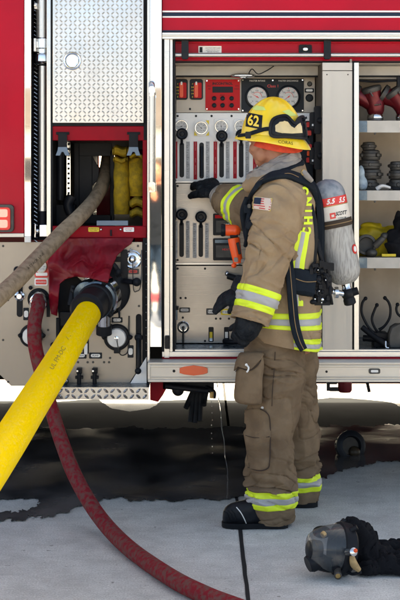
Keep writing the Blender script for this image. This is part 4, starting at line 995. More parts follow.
# curved hook tools
for i,(pts,t) in enumerate(((((365.6,298.5),(362.4,303),(361.6,312),(365,321),(370,329),(377,336)),'leftmost and tallest black curved hook tool standing on the compartment floor'),
        (((377,305),(374.6,310),(372,319),(375,328),(381,335),(388,341)),'short black curved hook tool between the two tall ones on the floor'),
        (((385,298),(388.6,302),(390.6,309),(389.6,318),(384.6,326),(379,330)),'black curved hook tool bending to the right, beside the grey guard'),
        (((397.6,304.5),(396.4,309),(398,314),(403,319),(408,330)),'black curved hook tool cut by the right edge of the photo'))):
    b=MB().use(BLKM); Yk=6.82+.03*i; b.tube([W(x,y,Yk) for x,y in pts],[.0065]*(len(pts)-1)+[.009],10); b.ball(W(*pts[0],Yk),.010)
    b.build('hook_tool',label=t,cat='hook tool',group='black curved hook tools')
b=MB().use(BLKM); b.tube([W(362,327,6.78),W(372,335,6.76),W(388,346,6.72)],.014); b.tube([W(363,338,6.82),W(380,340,6.8),W(392,347,6.75)],.016); b.pb(374,333,388,347,6.80,.1); b.use(CHROME); b.tube([W(385.6,341,6.72),W(386,347,6.71),W(389,348,6.71)],.005)
b.build('tool_rack',label='black rack that holds the curved hook tools on the floor',cat='rack',bevel=.004)
b=MB().use(IRON); b.prism([(388,349),(388.4,334),(391,327),(396,324),(420,324),(420,349)],6.74,.05); b.build('metal_guard',label='dark grey rounded metal guard on the compartment floor at the right edge',cat='guard',bevel=.01)
# ================================================================== water
WATER=mat('falling_water',(.9,.93,.95),.03,trans=.95,spec=.6)
wr=random.Random(4)
def stream(name,p0,p1,r,label,drops=False):
    b=MB().use(WATER); n=26
    if drops:
        for k in range(9): b.ball(p0.lerp(p1,k/14+wr.random()*.03)+Vector((wr.uniform(-.003,.003),0,0)),wr.uniform(.0015,.0026),8,6,(1,1,1.8))
    else:
        pts=[p0.lerp(p1,k/n)+Vector((math.sin(k*.9)*.0012+wr.uniform(-.0015,.0015),0,0)) for k in range(n+1)]
        b.tube(pts,[r*wr.uniform(.6,1.25) for _ in pts],8,2)
    return b.build(name,label=label,cat='water')
stream('water_stream',W(217,381,6.8),Vector((W(228.5,430,6.8).x,6.9,.008)),.0024,'thin stream of water pouring from under the engine beside the firefighter')
stream('water_drip',W(211.8,399,6.67),Vector((W(211.8,399,6.67).x,6.67,.012)),.003,'broken line of drips falling from the brass drain tap',True)
# round strainer in the puddle
c=G(350,455); b=MB().use(BLKM); c.z=.05; ax=Vector((.25,-1,.25))
b.lathe(c,ax,[(-.05,.05),(-.04,.075),(0,.085),(.02,.085),(.03,.07),(.032,.055),(.0,.05)],40,(True,True))
o=b.build('toothed_cap',label='round dark toothed cap standing in the puddle under the engine',cat='cap')
b=MB().use(BLKM); a=ax.normalized(); u=a.orthogonal().normalized(); v=a.cross(u)
for k in range(20):
    t=2*math.pi*k/20; d=u*math.cos(t)+v*math.sin(t); b.tube([c+d*.082,c+d*.089],[.007,.004],6)
b.build('tooth',parent=o); b=MB().use(mat('wet_brown_disc',(.045,.032,.02),.35,var=.5,vscale=30)); b.lathe(c+a*.002,a,[(0,.05),(.006,.048)],30); b.ball(c+a*.015+Vector((.02,0,-.035)),.034,14,10); b.build('centre',parent=o)
# ================================================================== breathing mask and hood on the ground
def mask():
    o=thing('breathing_mask',G(333,574),'black breathing mask with clear smoked visor lying on the concrete','mask')
    c=W(333,548,5.28); rot=Matrix.Rotation(R(-14),3,'Y')@Matrix.Rotation(R(20),3,'Z')
    ax=Vector((-1,-.35,.18)).normalized(); up=(Vector((0,0,1))-ax*ax.z).normalized(); sd=ax.cross(up)
    def ring(d,a,b_,n=36,sh=0): return [c+ax*d+up*(math.sin(t)*b_+sh)+sd*(math.cos(t)*a) for t in [2*math.pi*k/n for k in range(n)]]
    b=MB().use(LENS); b.rings([ring(-.03,.086,.096),ring(.0,.084,.093),ring(.04,.078,.082),ring(.075,.066,.066),ring(.095,.052,.052),ring(.102,.03,.03)],False,True)
    b.build('visor',parent=o)
    b=MB().use(BLKM); b.rings([ring(-.075,.072,.082),ring(-.06,.09,.10),ring(-.03,.093,.104),ring(-.018,.092,.102),ring(-.014,.085,.095),ring(-.05,.07,.08)],False,False)
    b.rings([ring(-.075,.072,.082),ring(-.07,.03,.03)],False,True)
    for t in (60,120,200,340): 
        d=up*math.sin(R(t))+sd*math.cos(R(t)); b.tube([c-ax*.04+d*.095,c-ax*.06+d*.115],.010)
    b.build('face_seal',parent=o)
    b=MB().use(BLKG); q=c+ax*.055-up*.012-sd*.0
    b.lathe(q,ax,[(0,.036),(.03,.038),(.046,.034),(.05,.02)],30); b.build('nose_cup',parent=o)
    b=MB().use(BLKM); q=c+ax*.065-up*.055; b.lathe(q,(ax*.8-up*.4),[(-.02,.036),(.02,.036),(.035,.03)],28); b.tube([q-ax*.01,q-ax*.06-up*.01,q-ax*.11-up*.012],[.034,.03,.024])
    b.build('chin_housing',parent=o)
    b=MB().use(IRON); b.lathe(W(338,575,5.17),(-.05,-1,-.2),[(-.06,.013),(-.01,.014),(.008,.015),(.010,.011),(.003,.010)],24); b.use(BLKM); b.tube([W(335,562,5.26),W(337,572,5.20)],[.018,.017]); b.use(BRASS); b.lathe(W(338,575,5.172),(-.05,-1,-.2),[(.0,.010),(.008,.010)],16)
    b.build('voice_port',parent=o)
    b=MB().use(LEATH); b.tube([c+ax*.06+up*.058-sd*.03,c+ax*.07+up*.052-sd*.034],[.013,.012],10); b.build('lens_button',parent=o)
    b=MB().use(BLKM); b.ball(W(322,532,5.35),.034,18,12,(1.1,1,.7)); b.tube([W(330,538,5.35),W(344,528,5.33),W(352,532,5.34)],.012); b.build('head_strap',parent=o)
    b=MB().use(CHROME); b.lathe(W(352.6,552,5.16),(.4,-1,.3),[(-.04,.014),(0,.016),(.01,.016),(.014,.01)],20); b.use(ORANGE); b.ball(W(355.6,550.6,5.15),.008); b.build('red_tipped_port',parent=o)
    return o
mask()
b=MB().use(LEATH); b.tube([W(352,556,5.2),W(354,564,5.19),W(359,570,5.2)],[.009,.015,.010]); b.use(BLKM); b.tube([W(345,570,5.24),W(352,574,5.22),W(361,572,5.2)],.006); b.build('leather_tab',label='tan leather tab between the mask and the black cloth',cat='strap')
hoodp=[(352,530,5.38,.045,(1,1,1)),(358,534,5.38,.05,(1,1,1.1)),(364,542,5.38,.055,(1,1,1.1)),(370,552,5.36,.055,(1,1,1)),(378,561,5.33,.055,(1.2,1,1)),(388,566,5.3,.052,(1.3,1,1)),(398,568,5.3,.055,(1.3,1,.9)),(410,566,5.3,.06,(1.3,1,.9)),(424,562,5.32,.06,(1.3,1,.9)),(368,566,5.28,.04,(1.2,1,.9)),(357,548,5.36,.035,(1,1,1)),
       (376,548,5.46,.040,(1.6,1,1)),(387,546,5.48,.036,(1.6,1,.9)),(397,545,5.5,.040,(1.6,1,.9)),(409,545,5.5,.045,(1.6,1,.9)),(384,556,5.38,.045,(1.3,1,1)),(404,556,5.36,.04,(1.3,1,.9)),(420,550,5.48,.05,(1.4,1,1))]
b=MB().use(CLOTHB)
for x,y,Yh,r,sc in hoodp: b.ball(W(x,y,Yh),r,16,10,sc)
vs,fs=remeshed(b,'t',.006,4); out=[]
for v in vs:
    k=ridge(v,(22,30,26),3)*.018+ridge(v,(45,30,60),9)*.009; q=Vector((noise.noise(v*9),noise.noise(v*9+Vector((3,3,3))),noise.noise(v*9+Vector((7,1,4)))))*.02
    w=v+q-Vector((0,0,k)); w.z=max(w.z,.008); out.append(w)
m=MB().use(CLOTHB); m.add(out,fs); m.build('black_hood',label='crumpled black knitted hood lying behind the breathing mask on the ground',cat='hood')
# ================================================================== people
def crease(p,seed,fz=1.,amp=.010):
    w=noise.noise(Vector((p.x*4+seed,p.y*4,p.z*4)))
    a=noise.noise(Vector((p.x*6+w*1.5+seed,p.y*6,p.z*11*fz+p.x*5+w*2)))
    c=noise.noise(Vector((p.x*9-p.z*7+seed*2,p.y*9+w,p.z*9*fz+w*1.5)))
    m=max(0,noise.noise(Vector((p.x*3.3,p.y*3.3+seed,p.z*3.3)))+.25)
    return -max(0,1-abs(a)*11)**1.2*amp*m*1.9-max(0,1-abs(c)*12)**1.2*amp*1.0*m+abs(a)*amp*1.2*m
def fold_sleeve(amp=.006,seed=0.):
    def f(p,t,a):
        q=Vector((p.x*7,p.y*7,p.z*7+seed))
        w=noise.noise(q*.8)*.9
        d=noise.noise(Vector((seed+t*2.1+w*1.1, math.cos(a)*.9, math.sin(a)*.9)))
        return ((1-abs(d)*2.4)*.8)*amp + noise.noise(q*1.7)*amp*1.1+crease(p,seed,1.,amp*1.25)-amp*.3
    return f
def K(px,py,Y,rx,ry,p=2.1,tilt=0.):   # ring: horizontal, rx in px, ry metres
    return (W(px,py,Y),Vector((m_(rx,Y),0,tilt)),Vector((0,ry,0)),p)
def tubeloft(pts,rad,fold,p=2.0,flat=1.,ref=None):
    fr=[];P_=[Vector(q) for q in pts]; keys=[];u=None
    for i,q in enumerate(P_):
        t=(P_[min(i+1,len(P_)-1)]-P_[max(i-1,0)]).normalized()
        if u is None: u=Vector((1,0,0)); 
        u=(u-t*u.dot(t)).normalized(); v=t.cross(u)
        keys.append((q,u*rad[i],v*rad[i]*flat,p))
    return Loft(keys,fold)
def glove(mb,wr,di,up,size=.19,curl=(.5,.6,.6,.7),thumb=.6,thumbside=1,r=.0115):
    """wr wrist, di finger direction, up = back of the hand normal"""
    di=Vector(di).normalized(); up=(Vector(up)-di*Vector(up).dot(di)).normalized(); sd=di.cross(up)*thumbside
    s=size/.19; pl=.10*s
    rs=[]
    for f,wd,th in ((-.25,.034,.028),(0,.035,.027),(.3,.041,.022),(.7,.045,.019),(1,.043,.017)):
        c=wr+di*pl*f; rs.append([c+sd*(math.cos(a)*wd*s)+up*(math.sin(a)*th*s) for a in [2*math.pi*k/24 for k in range(24)]])
    mb.rings(rs)
    for i,(off,ln) in enumerate(((.033,.072),(.011,.082),(-.011,.077),(-.032,.060))):
        b0=wr+di*pl*.86+sd*off*s; cu=curl[i]; pts=[b0-di*.02*s,b0]; d=di.copy(); p=b0
        d=(di+sd*off*1.5).normalized(); 
        for seg,fr in enumerate((.45,.32,.28)):
            ang=cu*(.7 if seg==0 else 1.)
            ax=d.cross(up).normalized(); d=Matrix.Rotation(-ang,3,ax)@d
            if False: pass
            p=p+d*ln*s*fr; pts.append(p)
        mb.tube(pts,[r*s*1.05,r*s*1.08,r*s*1.0,r*s*.95,r*s*.78],12,4)
        mb.ball(pts[-1],r*s*.8,12,8)
    t0=wr+di*pl*.22+sd*.030*s; d=(di*.75+sd*.65-up*.25).normalized(); p1=t0+d*.035*s; d2=(d*.9+di*.5-up*.35*thumb).normalized(); p2=p1+d2*.030*s; d3=(d2+di*.3-up*.4*thumb).normalized(); p3=p2+d3*.024*s
    mb.tube([t0-d*.01,t0,p1,p2,p3],[r*1.3*s,r*1.35*s,r*1.15*s,r*1.05*s,r*.85*s],12,4); mb.ball(p3,r*.88*s,12,8)
    return mb
def shaped(mb,mt,vox=.004,amp=.0012,fr=60,sm=2):
    vs,fs=remeshed(mb,'t',vox,sm); m=MB().use(mt)
    m.add([v+Vector((noise.noise(v*fr),noise.noise(v*fr+Vector((5,1,2))),noise.noise(v*fr+Vector((9,4,3)))))*amp for v in vs],fs); return m
# ---------------------------------------------------------------- firefighter body
HC_=W(269,140,6.16)           # head centre
yaw=R(40); pitch=R(-12)
hf=Vector((-math.cos(yaw)*math.cos(pitch),math.sin(yaw)*math.cos(pitch),math.sin(pitch))); hr=hf.cross(Vector((0,0,1))).normalized(); hu=hr.cross(hf)
def head(mb,c,f,u,r,s=1.):
    f=Vector(f);u=Vector(u);r=Vector(r)
    rot=Matrix((r,f,u)).transposed()
    q=lambda x,y,z:c+r*x*s+f*y*s+u*z*s
    mb.ball(q(0,-.012,.03),.1*s,28,18,(.78,.96,.92),rot)      # cranium
    mb.ball(q(0,.032,-.03),.078*s,24,16,(.80,.78,1.02),rot)     # face
    mb.ball(q(0,.05,-.085),.042*s,20,12,(1.0,.9,.75),rot)       # chin
    for k in (-1,1):
        mb.ball(q(k*.048,.018,-.062),.034*s,16,10,(.7,1.1,1.1),rot)    # jaw
        mb.ball(q(k*.038,.062,-.022),.026*s,14,10,(1,.8,.8),rot)       # cheek
        mb.ball(q(k*.030,.082,.018),.018*s,12,8,(1.3,.6,.5),rot)      # brow
        mb.ball(q(k*.079,-.004,-.012),.030*s,16,10,(.28,.62,1.05),rot)   # ear
    mb.tube([q(0,.092,.008),q(0,.105,-.016),q(0,.114,-.032)],[.009*s,.011*s,.013*s],10,4)   # nose
    mb.ball(q(0,.100,-.036),.015*s,12,8,(1.3,.8,.7),rot)
    mb.ball(q(0,.088,-.058),.020*s,14,8,(1.2,.6,.35),rot); mb.ball(q(0,.087,-.067),.018*s,14,8,(1.1,.6,.4),rot)
    mb.tube([q(0,-.03,-.05),q(0,-.045,-.11),q(0,-.055,-.17)],[.058*s,.057*s,.062*s],20,4)
b=MB().use(SKIN); head(b,HC_,hf,hu,hr)
PC=6.17
b.tube([HC_-hu*.10-hf*.03,W(281,185,PC),W(283,220,PC),W(284,260,PC),W(283,310,PC),W(282,352,PC)],[.055,.10,.125,.12,.13,.13],20,4)
b.tube([W(283,190,6.05),W(281,205,5.96),W(274,245,5.91),W(264,275,5.89),W(255,305,5.87),W(247.5,326,5.86),W(243,336,5.87)],[.06,.055,.048,.044,.036,.028,.03],14,4)
b.tube([W(278,190,6.28),W(262,204,6.40),W(252,209,6.48),W(236,203,6.59),W(220,196.4,6.68),W(211,190,6.76)],[.06,.055,.048,.042,.030,.028],14,4)
b.tube([W(276,345,6.08),W(273,400,6.04),W(268,430,6.02),W(270,480,6.04),W(275,512,6.05)],[.09,.075,.06,.05,.032],16,4); b.tube([W(275,510,6.05),W(272,519,6.04),W(240,523,6.02)],[.03,.028,.022],12,4)
b.tube([W(288,345,6.27),W(296,400,6.33),W(301,430,6.36),W(303,480,6.42),W(304,496,6.44)],[.09,.075,.06,.05,.032],16,4); b.tube([W(304,494,6.44),W(300,501,6.42),W(275,504,6.40)],[.03,.028,.02],12,4)
man=shaped(b,SKIN,.0065,.0012,40,2).build('person',label='firefighter in tan turnout gear and yellow helmet reaching a gloved hand to the panel',cat='person',origin=(W(280,0,6.15).x,6.15,0))
def C(mb,name,parent=None,**k): return mb.build(name,parent=parent or man,**k)
for k in (-1,1):
    e=MB().use(WHITEP); q=HC_+hr*.031*k+hf*.084+hu*.002; e.ball(q-hf*.006,.009,16,10); e.use(BLKG); e.ball(q-hf*.0005,.0045,12,8); C(e,'eye')
# ---------------------------------------------------------------- trousers
def fold_leg(seed,amp=.017):
    def f(p,t,a):
        q=Vector((p.x*5,p.y*5,p.z*9+seed)); w=noise.noise(q*.7)
        d=noise.noise(Vector((seed+p.z*6.5+w*1.6+math.cos(a)*.4, math.cos(a)*.8, math.sin(a)*.8)))
        low=1.+1.6*max(0,min((.42-p.z)/.25,1))
        d2=noise.noise(Vector((p.x*26+seed,p.y*26,p.z*7+w*2)))
        return (.25+.75*max(0,min((p.z-.05)/.12,1)))*(((1-abs(d)*2.6)*.8*amp+d2*amp*.35)*low*.75+noise.noise(q*2.)*amp*.6+crease(p,seed,1.2,.010)*low-.010)
    return f
near=Loft([K(276,330,6.10,29,.14),K(276,350,6.09,31.5,.14),K(276,372,6.07,31,.135),K(273.6,400,6.05,28.5,.125),K(270,425,6.03,25.8,.115),K(268.6,445,6.03,25,.11),K(269.6,470,6.04,23.6,.107),K(271.4,488,6.04,24.4,.107),K(271.6,504,6.05,24.4,.108),K(272.6,514,6.05,22.5,.10),K(273,521.5,6.05,20.6,.09)],fold_leg(1.))
far=Loft([K(288,330,6.26,29,.14),K(288,350,6.27,31,.14),K(290,372,6.29,28,.13),K(295,400,6.32,23.6,.12),K(298.6,425,6.36,20.6,.11),K(300,445,6.38,19.6,.105),K(300.4,468,6.41,18.6,.103),K(301,480,6.42,18.8,.103),K(301.6,492,6.43,18.4,.10),K(301.6,500,6.43,17,.09)],fold_leg(7.))
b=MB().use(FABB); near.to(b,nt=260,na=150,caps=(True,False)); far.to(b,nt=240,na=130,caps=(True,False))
trous=C(b,'trousers',angle=80)
b=MB().use(TAPEY); near.band(b,7.0,7.34,.0035); near.band(b,7.72,8.12,.0035); near_t=b
C(near_t,'lime_tape',trous,angle=80)
b=MB().use(TAPES); near.band(b,7.34,7.72,.004); C(b,'silver_tape',trous,angle=80)
b=MB().use(TAPEY); far.band(b,6.40,6.80,.0035); far.band(b,7.26,7.66,.0035); C(b,'lime_tape',trous,angle=80)
b=MB().use(TAPES); far.band(b,6.80,7.26,.004); C(b,'silver_tape',trous,angle=80)
tb=bvh_of(trous)
# outseam and knee patch
b=MB().use(STITCH); pribbon(b,tb,[(275,352),(274,372),(273,390),(271.5,406)],.003,.003,.008,9); C(b,'side_seam',trous)
kp=[(242.6,409.6),(252,408.6),(262,408.8),(266.4,412),(269,418),(269.4,440),(269,462),(267,468),(260,470.6),(250,468.6),(247.6,460),(246,446),(243,430)]
kp=[(x+1.2,y) for x,y in kp]
b=MB().use(FABB); decal_poly(b,tb,kp,.007,2.0); o=C(b,'knee_patch',trous,angle=80); s=o.modifiers.new('t','SOLIDIFY'); s.thickness=.006; s.offset=-1
b=MB().use(STITCH)
pribbon(b,tb,[(262,409.6),(266.6,412.4),(269.4,419),(269.8,440),(269.4,461),(267.6,467.6),(260,470),(250,468)],.0045,.003,.0095,5); C(b,'patch_seam',trous)
b=MB().use(STITCH); pribbon(b,tb,[(247.4,436),(256,437.6),(269,436)],.0025,.003,.0095,5); C(b,'patch_stitch',trous)
b=MB().use(WHITE); l,n=hit(tb,262.6,408); b.lathe(l,n,[(0,.007),(.004,.007),(.006,.004)],14); C(b,'rivet',trous)
# cargo pocket
def pocket():
    rs=[]; N=40
    for i,(y,xl,xr,d) in enumerate(((352,245,261,.030),(356,241,263,.055),(364,237.6,263.6,.07),(376,236,263,.078),(388,234.8,262.6,.082),(396,234.2,262.2,.08),(400.6,236,261,.07),(402.6,240,258,.045))):
        r=[]
        for k in range(N):
            a=2*math.pi*k/N; ca,sa=math.cos(a),math.sin(a); e=2/3.4
            x=(xl+xr)/2+(xr-xl)/2*math.copysign(abs(ca)**e,ca); Yq=5.975+ (x-236)*-.0015
            p=W(x,y+(x-236)*.06,Yq)+Vector((0,math.copysign(abs(sa)**e,sa)*d,0))
            p+=(p-W((xl+xr)/2,y,Yq)).normalized()*noise.noise(p*24)*.006
            r.append(p)
        rs.append(r)
    P_=[]
    b=MB().use(FABB)
    out=[]
    for i in range(len(rs)-1):
        for s in range(5):
            t=s/5; q=[rs[max(i-1,0)],rs[i],rs[i+1],rs[min(i+2,len(rs)-1)]]
            out.append([cr(q[0][k],q[1][k],q[2][k],q[3][k],t)+Vector((0,1,0))*noise.noise(rs[i][k]*30+Vector((0,0,s*.3)))*.003 for k in range(N)])
    out.append(rs[-1]); b.rings(out); return b
pk=C(pocket(),'cargo_pocket',trous,angle=70); pkb=bvh_of(pk)
b=MB().use(FABB); decal_poly(b,pkb,[(245,351.4),(262,352),(264,354),(259,362),(253,369),(248,369.6),(240,367),(236.6,371),(238,363),(241,356)],.007,1.6,5.93); o=C(b,'pocket_flap',trous,angle=80); s=o.modifiers.new('t','SOLIDIFY'); s.thickness=.006; s.offset=-1
b=MB().use(STITCH); pribbon(b,pkb,[(237,371.6),(240.4,368.2),(248,370.4),(253.4,369.4),(259.6,362.6),(264,355)],.0045,.0015,.006,5,5.93); C(b,'flap_edge',trous)
b=MB().use(WHITE); l,n=hit(pkb,247.4,365,5.93); b.lathe(l+n*.008,n,[(0,.007),(.005,.006)],14); l2,n=hit(pkb,249,371,5.93); b.tube([l+n*.012,(l+l2)/2+n*.016+Vector((.008,0,0)),l2+n*.012,l2+n*.01+Vector((-.006,0,-.006))],.004,8); C(b,'snap_clip',trous)
# boots
def boot(c,heel,toe,ztop,name):
    # c: px list mapping; heel/toe px x at depth Y
    Y=c; b=MB().use(BOOT); rs=[]; N=28
    base=0.012
    L0=W(toe,0,Y).x; L1=W(heel,0,Y).x; Ln=L1-L0
    prof=((0,.012,.05),(.04,.03,.075),(.12,.040,.092),(.25,.048,.100),(.4,.050,.108),(.52,.048,.135),(.62,.046,ztop),(.85,.046,ztop),(.96,.042,ztop*.96),(1,.030,ztop*.8))
    for f,w_,h in prof:
        x=L0+Ln*f; r=[]
        for k in range(N):
            a=2*math.pi*k/N; ca,sa=math.cos(a),math.sin(a)
            z=h/2+math.copysign(abs(sa)**.75,sa)*h/2*.98; r.append(Vector((x,Y+math.copysign(abs(ca)**.8,ca)*w_,base+z)))
        rs.append(r)
    b.rings(rs); o=C(b,name,sub=1)
    s=MB().use(BLACK); pts=[]
    for f,w_ in ((-.012,.0),(0,.024),(.05,.042),(.15,.052),(.3,.056),(.45,.05),(.6,.048),(.8,.052),(.95,.048),(1.02,.03),(1.03,0)): pts.append((L0+Ln*f,w_))
    ring=[(x,Y-w_) for x,w_ in pts]+[(x,Y+w_) for x,w_ in pts[-2:0:-1]]
    s.rings([[Vector((x,y,z)) for x,y in ring] for z in (.002,.010,.024)]); C(s,'sole',o,bevel=.002)
    return o
bo=boot(6.02,286.5,222.4,.17,'boot'); bb=bvh_of(bo)
b=MB().use(WHITE); pribbon(b,bb,[(236.6,507.4),(240.6,512),(244,518),(246.6,523.6)],.0042,.0015,.004,5,6.0); C(b,'toe_piping',bo)
b=MB().use(BLACK)
for dx in (-8,-4.5,-1): pribbon(b,bb,[(232+dx,509.6-dx*.25),(235.4+dx,514),(237+dx,520)],.005,.002,.001,5,6.0)
C(b,'toe_ridges',bo)
boot(6.40,316,254,.17,'boot')
# ---------------------------------------------------------------- coat
def fold_coat(p,t,a):
    q=Vector((p.x*6,p.y*6,p.z*6)); w=noise.noise(q*.8)
    d=noise.noise(Vector((p.z*4.2+p.x*3.+w*1.4,p.y*4,2.)))
    return ((1-abs(d)*2.5)*.7)*.013+noise.noise(q*1.9)*.011+crease(p,5.,.8,.015)-.006
def T(y,xl,xr,hy,p=2.4,Yc=6.17,tl=0.): return K((xl+xr)/2,y,Yc,(xr-xl)/2,hy,p,tl)
coatL=Loft([T(164,264,298,.085,2.,tl=.03),T(168,260,303,.13,2.,tl=.03),T(173,256,307,.17,2.,tl=.02),T(182,252.6,310,.205,2.2),T(198,252,313.4,.225),T(225,252,317.4,.225),T(250,251,319.6,.22),T(275,249.6,320.6,.22),T(300,248,321,.228),T(322,247,320.6,.236,tl=-.008),T(333,247.4,320,.238,tl=-.02),T(342,250,319.4,.234,tl=-.03)],fold_coat)
b=MB().use(FABT); coatL.to(b,nt=200,na=180,caps=(True,False)); coat=C(b,'coat',angle=80)
s=coat.modifiers.new('t','SOLIDIFY'); s.thickness=.006; s.offset=-1
b=MB().use(FABB); rs=[[coatL.pt(11,2*math.pi*k/60,-.01) for k in range(60)],[coatL.pt(10.6,2*math.pi*k/60,-.02)*1. for k in range(60)]]; 
cb=bvh_of(coat)
# hem tapes
for a,c,m_k,nm in ((8.36,8.60,TAPEY,'lime_tape'),(8.60,8.90,TAPES,'silver_tape'),(8.90,9.16,TAPEY,'lime_tape'),(9.86,10.26,TAPEY,'lime_tape'),(10.26,10.64,TAPES,'silver_tape'),(10.64,10.98,TAPEY,'lime_tape')):
    b=MB().use(m_k)
    if a<9.5: coatL.band(b,a,c,.004,na=120)
    else: coatL.band(b,a,c,.004,na=50,a0=-1.45,a1=.9)
    C(b,nm,coat,angle=80)
# sleeves
nearS=tubeloft([W(284,188,6.08),W(280.4,198,6.0),W(276.4,217,5.95),W(272.4,242,5.925),W(266.6,266,5.90),W(259.6,290,5.885),W(254.6,307,5.875),W(250.6,321.6,5.865)],[.07,.108,.112,.103,.096,.090,.085,.082],fold_sleeve(.013,3.))
b=MB().use(FABT); nearS.to(b,nt=200,na=140,caps=(True,False)); slv=C(b,'sleeve',coat,angle=80)
s=slv.modifiers.new('t','SOLIDIFY'); s.thickness=.006; s.offset=-1
for a,c,m_k,nm in ((4.95,5.27,TAPEY,'lime_tape'),(5.27,5.80,TAPES,'silver_tape'),(5.80,6.2,TAPEY,'lime_tape')):
    b=MB().use(m_k); nearS.band(b,a,c,.004,na=110); C(b,nm,coat,angle=80)
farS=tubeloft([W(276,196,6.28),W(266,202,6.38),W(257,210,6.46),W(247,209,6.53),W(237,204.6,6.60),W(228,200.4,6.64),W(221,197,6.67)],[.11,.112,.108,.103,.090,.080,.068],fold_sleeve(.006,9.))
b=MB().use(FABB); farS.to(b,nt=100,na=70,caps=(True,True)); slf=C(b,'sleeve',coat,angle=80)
for a,c,m_k,nm in ((2.95,3.4,TAPEY,'lime_tape'),(3.4,3.85,TAPES,'silver_tape'),(3.85,4.3,TAPEY,'lime_tape')):
    b=MB().use(m_k); farS.band(b,a,c,.004,na=90); C(b,nm,coat,angle=80)
b=MB().use(HOOD); q=tubeloft([W(222,197.4,6.665),W(217.6,195.4,6.69)],[.060,.052],fold_sleeve(.003,2.)); q.to(b,nt=10,na=40); C(b,'knit_cuff',coat)
# gloves
b=MB(); b.use(GLOVE); glove(b,W(216,193.4,6.70),W(199,177,6.86)-W(216,194,6.70),Vector((.1,-.8,.6)),.24,(.35,.45,.5,.6),1.,-1,r=.0145)
gl=C(shaped(b,GLOVE,.0045,.0016,45,2),'glove')
b=MB(); b.use(GLOVE); glove(b,W(248,325,5.87),W(238,341,5.90)-W(248,325,5.87),Vector((-.3,-.95,.1)),.17,(1.1,1.2,1.25,1.3),1.,1,r=.0145)
b.tube([W(251,318,5.868),W(246.4,329,5.87),W(242,336,5.88)],[.062,.058,.044],20,4)
C(shaped(b,GLOVE,.0045,.0016,45,2),'glove')
# collar and hood
cc=W(274,166,6.16)
def roll_(c,ax,rx,ry,r,mt,name,seed,squash=1.,a0=0,a1=360):
    ax=Vector(ax).normalized(); u=Vector((1,0,0)); u=(u-ax*u.dot(ax)).normalized(); v=ax.cross(u); b=MB().use(mt); rs=[]
    n=64
    for i in range(n+1):
        t=R(a0+(a1-a0)*i/n); d=u*math.cos(t)*rx+v*math.sin(t)*ry; rr=[]
        for k in range(18):
            g=2*math.pi*k/18; w=1+.35*noise.noise(Vector((math.cos(t)*2.2+seed,math.sin(t)*2.2,math.cos(g)*1.2)))+.12*noise.noise(Vector((t*4,seed,g*.5)))
            rr.append(c+d+d.normalized()*(math.cos(g)*r*w)+ax*(math.sin(g)*r*squash*w))
        rs.append(rr)
    b.rings(rs,a0!=0 or a1!=360,a0!=0 or a1!=360); return b
tax=Vector((-.42,-.05,1))
C(roll_(W(274.4,171,6.16),tax,.108,.125,.026,HOOD,'',1.,1.3),'hood_roll',coat)
C(roll_(W(276,165.4,6.16),(-.50,-.05,1),.098,.112,.022,HOOD,'',5.,1.4),'hood_roll',coat)
C(roll_(W(279,160,6.17),(-.56,-.02,1),.086,.1,.015,HOOD,'',8.,1.4),'hood_roll',coat)
C(roll_(W(274,177,6.165),(-.34,-.05,1),.118,.145,.030,FABT,'',3.,1.2),'collar',coat)
C(roll_(W(274.6,173,6.162),(-.40,-.05,1),.128,.152,.016,WEB,'',4.,1.),'collar_edge',coat)
# flag patch, back letters, back tape
sb=bvh_of(slv); both=bvh_of(slv,coat)
b=MB().use(mat('flag_white',(.62,.50,.42),.8)); decal_poly(b,sb,[(255,197),(272,199),(270.6,211),(253.4,208.6)],.003,1.,5.85); fl=C(b,'flag_patch',coat)
b=MB().use(mat('flag_gold',(.55,.42,.12),.8)); 
for e in ([(255,197),(272,199)],[(272,199),(270.6,211)],[(270.6,211),(253.4,208.6)],[(253.4,208.6),(255,197)]): pribbon(b,sb,e,.0035,.001,.004,4,5.85)
C(b,'patch_border',coat)
b=MB().use(mat('flag_red',(.50,.03,.04),.8))
for k in range(5):
    t=(k+.6)/5.2
    A=(255+(-1.6)*t+.4,197+11.6*t); B=(272-1.4*t-.4,199+12*t); pribbon(b,sb,[A,((A[0]+B[0])/2,(A[1]+B[1])/2),B],.0042,.0006,.0036,4,5.85)
C(b,'flag_stripe',coat)
b=MB().use(NAVY); decal_poly(b,sb,[(255.2,197.6),(262,198.4),(261.2,204.6),(254.4,203.8)],.0052,1.,5.85); C(b,'flag_canton',coat)
b=MB().use(TAPEY)
for ch,x,y,h in (('C',306.6,231.5,11),('H',308.0,220.5,11),('I',308.2,211,9.5),('N',307.2,201.6,11),('O',304.4,191.6,10)):
    decal_text(b,cb,ch,(x-.6,y),(.2,-h*1.05),(-h*.95,-.1),.005,.06,6.05)
C(b,'lettering',coat)
b=MB().use(TAPEY); pribbon(b,cb,[(303.6,231),(301,246),(298,262),(296.6,284),(296.4,306)],.060,.002,.002,6); C(b,'lime_tape',coat)
b=MB().use(TAPES); pribbon(b,cb,[(303.2,232),(300.6,246),(297.6,262),(296.2,284),(296,306)],.020,.002,.004,6); C(b,'silver_tape',coat)
b=MB().use(TAPEY); decal_text(b,cb,'B',(315.2,327.4),(0,-8),(-4,0),.004,.04); C(b,'lettering',coat)
